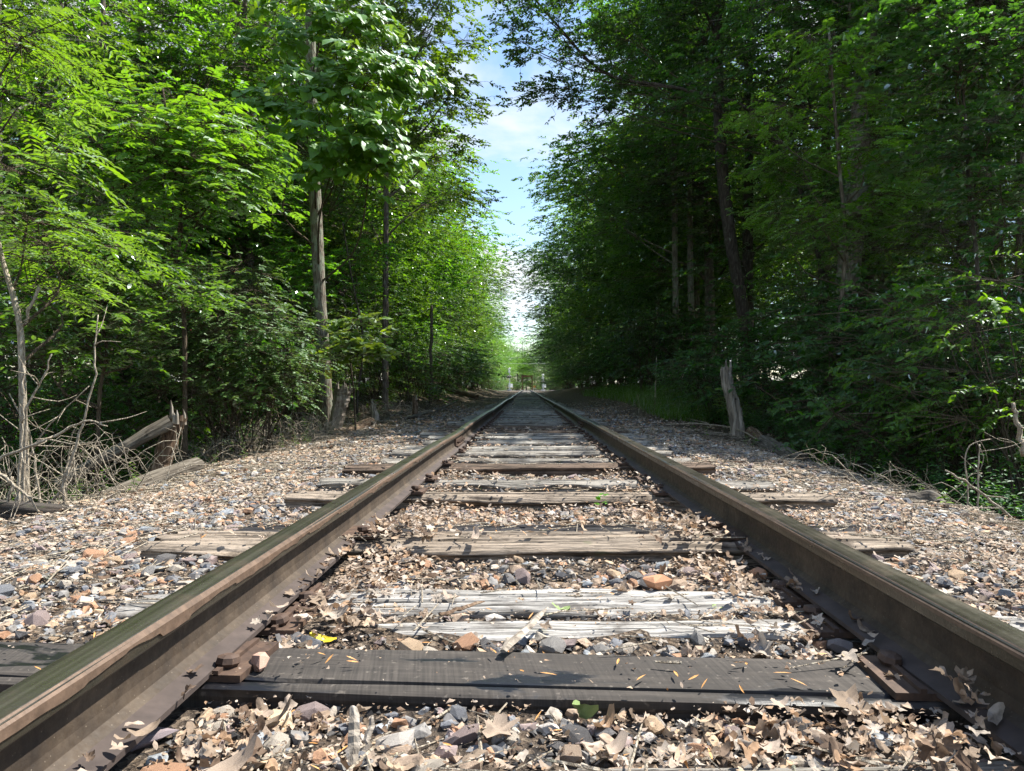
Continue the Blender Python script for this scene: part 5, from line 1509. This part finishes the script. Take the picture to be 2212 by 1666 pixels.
snag('post_stump', [(897, 896), (897, 880), (896, 868), (896, 860)], 16.5, .075, .07, 'weathered square post stump on the left shoulder', 'dead_wood_brown', 24, 2, 8, 0, 1.0, (.02, .05))
snag('broken_stump', [(338, 1036), (352, 990), (372, 930), (384, 900)], 7.35, .10, .08, 'broken trunk holding up the leaning grey log at the left', 'dead_wood_brown', 25, 4, 16, 0, 1.15, (.05, .15))
stem('dead_pole', [(930, 770), (932, 700), (932, 660)], 22, .05, .045, 'thin grey dead trunk snapped off among the left trees', 'bark', 'tree', True, 0, 31, sides=8)
stem('upright_stick', [(1414, 893), (1416, 830), (1418, 770)], 17, .014, .008, 'thin upright stick on the right shoulder', seed=32, twigs=0)
stem('upright_stick', [(1380, 893), (1381, 870), (1376, 852)], 17, .010, .007, 'shorter upright stick left of the tall one on the right', seed=33)
stem('bare_branch', [(2240, 1150), (2212, 1138), (2150, 1090), (2100, 1050), (2042, 1016)], 4.7, .012, .006, 'bare branch reaching in from the right edge', seed=34, twigs=5, ground_base=False, n=18)
stem('bare_branch', [(2112, 1075), (2114, 1000), (2116, 960)], 4.9, .007, .004, 'bare upright twig behind the branch at the right edge', seed=35, twigs=2)
stem('bare_branch', [(2090, 1050), (2085, 985), (2110, 955), (2180, 950), (2225, 1000)], 5.2, .006, .003, 'arching bare cane near the right edge', seed=36, twigs=2, n=20)
stem('bare_branch', [(2212, 985), (2200, 920), (2188, 870)], 5.0, .02, .012, 'thick dead branch stub at the right edge', seed=37, twigs=1, ground_base=False)
stem('fallen_stick', [(1430, 917), (1500, 916), (1560, 921), (1600, 932), (1640, 952), (1662, 958)], [13.0, 12.6, 12, 11.3, 10.3, 9.8], .016, .010, 'long fallen stick on the ground before the snag', seed=38, ground_base=False, n=20, twigs=2)
stem('fallen_stick', [(1350, 893), (1400, 898), (1480, 905), (1530, 915)], [19, 17.5, 15.5, 13.5], .02, .012, 'pale fallen pole on the right shoulder before the grass', seed=39, ground_base=False, n=16)
stem('fallen_stick', [(2000, 1128), (2080, 1140), (2150, 1165), (2212, 1185)], [4.55, 4.35, 4.05, 3.85], .009, .005, 'long dry stick along the edge of the right shoulder', seed=40, ground_base=False, n=16)
stem('fallen_stick', [(1810, 1090), (1850, 1080), (1900, 1092), (1950, 1120)], [5.4, 5.5, 5.3, 4.9], .006, .003, 'thin curved stick on the right shoulder', seed=41, ground_base=False, n=14)
ods = sleeper_mesh('discarded_sleeper', .16, 1.15, .12, 60, 16, 555, .9)
o = link('discarded_sleeper', ods, None, (-2.78, 4.42, -.15), (0, R(4), R(-4)), None, (0.06, .052, .046))
tag(o, 'dark discarded piece of sleeper on the left shoulder', 'sleeper')

# ------------------------------------------------ small things lying on the track
def on_bed(u, v):
    yy = F * CAM_Z / (v - V0)
    for _ in range(6):
        xx = (u - U0) / F * yy
        zz_ = float(surf(np.array([xx]), np.array([yy]))[0])
        yy = F * (CAM_Z - zz_) / (v - V0)
    return np.array([(u - U0) / F * yy, yy, zz_])
def splint(name, pa, pb, wd, th, label, m, seed):
    pa, pb = np.array(pa), np.array(pb); r = np.random.default_rng(seed)
    n = 10; t_ = np.linspace(0, 1, n)
    path = pa + (pb - pa) * t_[:, None] + r.normal(size=(n, 3)) * .0015
    prof_ = np.interp(t_, [0, .15, .8, 1], [.7, 1, .8, .25])
    d = nrm(pb - pa); sd = nrm(np.cross(d, UP)); up_ = np.cross(sd, d)
    V = np.stack([path + sd * wd * prof_[:, None], path + up_ * th * prof_[:, None], path - sd * wd * prof_[:, None], path - up_ * th * prof_[:, None]], 1).reshape(-1, 3) - pa
    i = np.arange(n - 1)[:, None] * 4; j = np.arange(4)[None]; j2 = (j + 1) % 4
    q = np.stack([i + j, i + 4 + j, i + 4 + j2, i + j2], -1).reshape(-1, 4)
    return tag(link(name, MB().add(V, [q, np.array([[0, 1, 2, 3], [4 * n - 4, 4 * n - 1, 4 * n - 2, 4 * n - 3]])]).mesh(name, M[m]), None, tuple(pa)), label, 'wood splinter')
a = on_bed(1086, 1424); b = on_bed(1184, 1352)
splint('wood_splinter', a + [0, .01, .012], b + [0, .0, .045], .012, .006, 'pale grey wood splinter propped on the edge of the black tarred sleeper', 'dead_wood', 1)
a = on_bed(765, 1650); splint('wood_splinter', a + [0, 0, .0], a + np.array([-.012, .05, .070]), .010, .0035, 'grey splinter sticking up from the gravel at the bottom edge', 'dead_wood', 2)
a = on_bed(782, 1640); splint('wood_splinter', a + [0, 0, .0], a + np.array([.008, .045, .050]), .007, .003, 'second grey splinter beside the upright one at the bottom', 'dead_wood', 3)
a = on_bed(950, 1336); b = on_bed(1048, 1308); splint('bark_strip', a + [0, 0, .008], b + [0, 0, .014], .009, .006, 'brown curved bark strip lying on the silver sleeper', 'dead_wood_brown', 4)
def leaf_thing(uv, s, rot, m, label, shape, lift=.012, name='fallen_leaf'):
    V, F_ = dry_big[shape]
    p = on_bed(*uv)
    return tag(link(name, mesh_np(name, V, F_, M[m], None, True), None, (p[0], p[1], p[2] + lift), rot, (s, s * (.7 if m == 'yellow_leaf' else 1), s * (.5 if m == 'yellow_leaf' else 1))), label, 'leaf')
leaf_thing((700, 1393), .036, (.5, .1, -.25), 'yellow_leaf', 'bright yellow curled leaf beside the left rail', 4)
leaf_thing((1255, 1572), .040, (1.0, .3, 1.9), 'fresh_leaf', 'half curled green leaf standing before the black tarred sleeper', 6, .03)
leaf_thing((1560, 1322), .032, (.2, .2, .3), 'fresh_leaf', 'pale green leaf on the silver sleeper at the right', 2)
leaf_thing((1210, 1325), .026, (.1, .3, .1), 'fresh_leaf', 'small green leaf beside the bark strip', 8)
leaf_thing((1075, 1600), .046, (.2, .1, .4), 'dry_leaf', 'large reddish brown leaf in the gravel at the bottom', 1, .02)
leaf_thing((1830, 1575), .050, (.35, -.2, 1.0), 'dry_leaf', 'large folded tan leaf before the right end of the black sleeper', 3, .04)
leaf_thing((1690, 1560), .036, (.3, .2, 2.0), 'dry_leaf', 'grey brown curled leaf left of the large folded one', 5, .03)
leaf_thing((1720, 1215), .042, (.6, .2, 2.5), 'dry_leaf', 'big curled maple leaf leaning on the right rail', 7, .045)
def stone_thing(uv, s, tint, label, k, lift=.3, sc=(1, 1, 1)):
    V, F_ = big_stones[k]; p = on_bed(*uv)
    m_ = plain('stone_' + str(k), tint, .85, 0, .35, 30)
    return tag(link('loose_stone', mesh_np('loose_stone', V, F_, m_), None, (p[0], p[1], p[2] + s * lift), (0, .1, .4 * k), (s * sc[0], s * sc[1], s * sc[2])), label, 'stone')
stone_thing((1424, 1268), .050, (.42, .21, .115), 'orange brown stone behind the silver sleeper', 3)
stone_thing((560, 1440), .030, (.40, .25, .19), 'reddish stone lying on the left end of the black tarred sleeper', 5)
stone_thing((1815, 1412), .030, (.15, .135, .135), 'dark purple grey lump of stone near the right rail', 6, .6)
stone_thing((300, 1612), .042, (.22, .18, .19), 'flat purple slab of stone beside the left rail at the bottom', 9, .25, (1.3, 1, .6))
stone_thing((1212, 1255), .026, (.05, .05, .055), 'small black stone before the split tan sleeper', 7, .5)
stone_thing((545, 1625), .028, (.26, .28, .30), 'blue grey stone in the gravel at the bottom left', 11, .4)
stone_thing((600, 1575), .034, (.45, .36, .24), 'yellowish stone just before the black tarred sleeper', 12, .35)
stone_thing((1640, 1255), .030, (.40, .22, .13), 'upright red brown stone near the right rail', 13, .8)
for (u, v, lab) in ((1040, 1072, 'tiny green seedling before the tan sleeper'), (1300, 1092, 'small green sprout on the gravel between sleepers')):
    p = on_bed(u, v); mb = MB(); r = np.random.default_rng(u); n = 12
    ang = np.arange(n) * 2.4
    leaf_mesh_into(mb, np.c_[np.zeros(n), np.zeros(n), np.linspace(.01, .05, n)] + r.normal(size=(n, 3)) * .008, np.c_[np.cos(ang), np.sin(ang), .3 + 0 * ang], UP + r.normal(size=(n, 3)) * .3, r.uniform(.018, .034, n), 'round', r.uniform(.5, 1, n))
    tag(link('seedling', mb.mesh('seedling', M['leaf_bright']), None, tuple(p)), lab, 'seedling')

# ------------------------------------------------ the tag on the trunk
p = P(709, 803, 12.74)
t = empty('tree_tag', tuple(p), (0, R(-4), R(22)))
link('plate', MB().add(*box((0, 0, 0), (.115, .006, .262))).mesh('plate', M['sign_yellow']), t)
for (zc, ww, hh_, mm) in ((.112, .07, .008, 'paint_white'), (.070, .055, .022, 'paint_white'), (.038, .055, .014, 'paint_white'), (.012, .08, .007, 'sign_print'), (-.020, .085, .006, 'sign_print'), (-.05, .085, .006, 'sign_print'), (-.085, .07, .005, 'sign_print')):
    link('printed_line', MB().add(*box((0, 0, 0), (ww, .002, hh_))).mesh('printed_line', M[mm]), t, (0, -.0045, zc))
tag(t, 'yellow plastic tag nailed to the lichen-spotted trunk', 'sign')

# ------------------------------------------------ far end: crossing signals, cables, portal
def crossing_signal(x, y, hgt, label, arm=True):
    z = gz1(x, y)
    t = empty('crossing_signal', (x, y, z), (0, 0, R(35)))
    link('foundation', MB().add(*box((0, 0, .15), (.7, .7, .5))).mesh('foundation', M['concrete']), t)
    mb = MB(); V, F_ = tube([[0, 0, .2], [0, 0, hgt]], [.085, .075], 12); mb.add(V, F_)
    V, F_ = tube([[0, 0, .38], [0, 0, .62]], [.17, .13], 12); mb.add(V, F_)
    link('mast', mb.mesh('mast', M['galvanised']), t)
    for sg in (1, -1):
        a = R(45 * sg)
        cb = link('crossbuck_board', MB().add(*box((0, 0, 0), (.02, 1.22, .23))).mesh('crossbuck_board', M['paint_white']), t, (-.1 - .02 * sg, 0, hgt - .45), (a, 0, 0))
    for yy in (-.38, .38):
        V, F_ = tube([[-.06, 0, 0], [.02, 0, 0]], [.30, .30], 20); lm = link('signal_light', MB().add(V, F_).mesh('signal_light', M['black_paint']), t, (-.14, yy, hgt - 1.75))
        V, F_ = tube([[-.30, 0, .02], [-.07, 0, 0]], [.155, .155], 16, False); link('hood', MB().add(V, F_).mesh('hood', M['black_paint']), lm)
    V, F_ = tube([[0, -.45, 0], [0, .45, 0]], [.04, .04], 8); link('cross_arm', MB().add(V, F_).mesh('cross_arm', M['galvanised']), t, (-.08, 0, hgt - 1.75))
    V, F_ = tube([[0, 0, 0], [0, 0, .06], [0, 0, .16]], [.17, .16, .04], 14); link('bell', MB().add(V, F_).mesh('bell', M['paint_white']), t, (0, 0, hgt))
    link('equipment_box', MB().add(*box((0, 0, 0), (.55, .5, .75))).mesh('equipment_box', M['paint_white']), t, (.1, -.35, 1.15))
    link('gate_mechanism', MB().add(*box((0, 0, 0), (.42, .42, .8))).mesh('gate_mechanism', M['galvanised']), t, (.25, .3, 1.2))
    return tag(t, label, 'crossing signal', 'crossing signals')
crossing_signal(-3.5, 148.5, 4.75, 'white railway crossing signal mast far ahead on the left')
crossing_signal(3.85, 163, 3.75, 'smaller crossing signal mast far ahead on the right')
t = empty('orange_board', (1.9, 166, gz1(1.9, 166)))
link('panel', MB().add(*box((0, 0, 1.0), (.45, .04, .5))).mesh('panel', M['orange']), t)
for sx in (-.25, .25): link('leg', MB().add(*box((sx, 0.03, .35), (.06, .04, .9))).mesh('leg', M['galvanised']), t)
tag(t, 'small orange board beside the far right signal', 'sign')
t = empty('bridge_portal', (0.35, 300, gz1(.35, 300) + .0))
for sx in (-2.1, 2.1):
    mb = MB()
    mb.add(*box((sx, -.22, 3.4), (.42, .04, 8.0))); mb.add(*box((sx, .22, 3.4), (.42, .04, 8.0))); mb.add(*box((sx, 0, 3.4), (.06, .40, 8.0)))
    link('post', mb.mesh('post', M['rust_far']), t)
    s_ = -1 if sx > 0 else 1
    V, F_ = tube([[sx + .1 * s_, 0, 5.9], [sx + .5 * s_, 0, 6.7], [sx + 1.3 * s_, 0, 7.0]], [.16, .16, .16], 8); link('knee_brace', MB().add(V, F_).mesh('knee_brace', M['rust_far']), t)
mb = MB(); mb.add(*box((0, 0, 7.3), (4.9, .5, .12))); mb.add(*box((0, 0, 6.95), (4.9, .08, .58))); link('beam', mb.mesh('beam', M['rust_far']), t)
tag(t, 'rusty steel bridge portal over the track in the far distance', 'bridge')
for q, (zc, yy) in enumerate(((5.9, 154.5), (8.6, 155.2), (9.0, 155.6), (9.35, 156.0), (7.3, 155))):
    xs = np.linspace(-22, 22, 25)
    V, F_ = tube(np.c_[xs, np.full(25, yy), zc + .9 * (xs / 22) ** 2 + float(drop(150))], .016 if q else .022, 5)
    tag(link('overhead_cable', MB().add(V, F_).mesh('overhead_cable', M['wire'])), ('lowest' if q == 0 else ['', 'third lowest', 'second highest', 'highest', 'second lowest'][q]) + ' of the overhead cables along the far road', 'cable', 'cables over the far road')
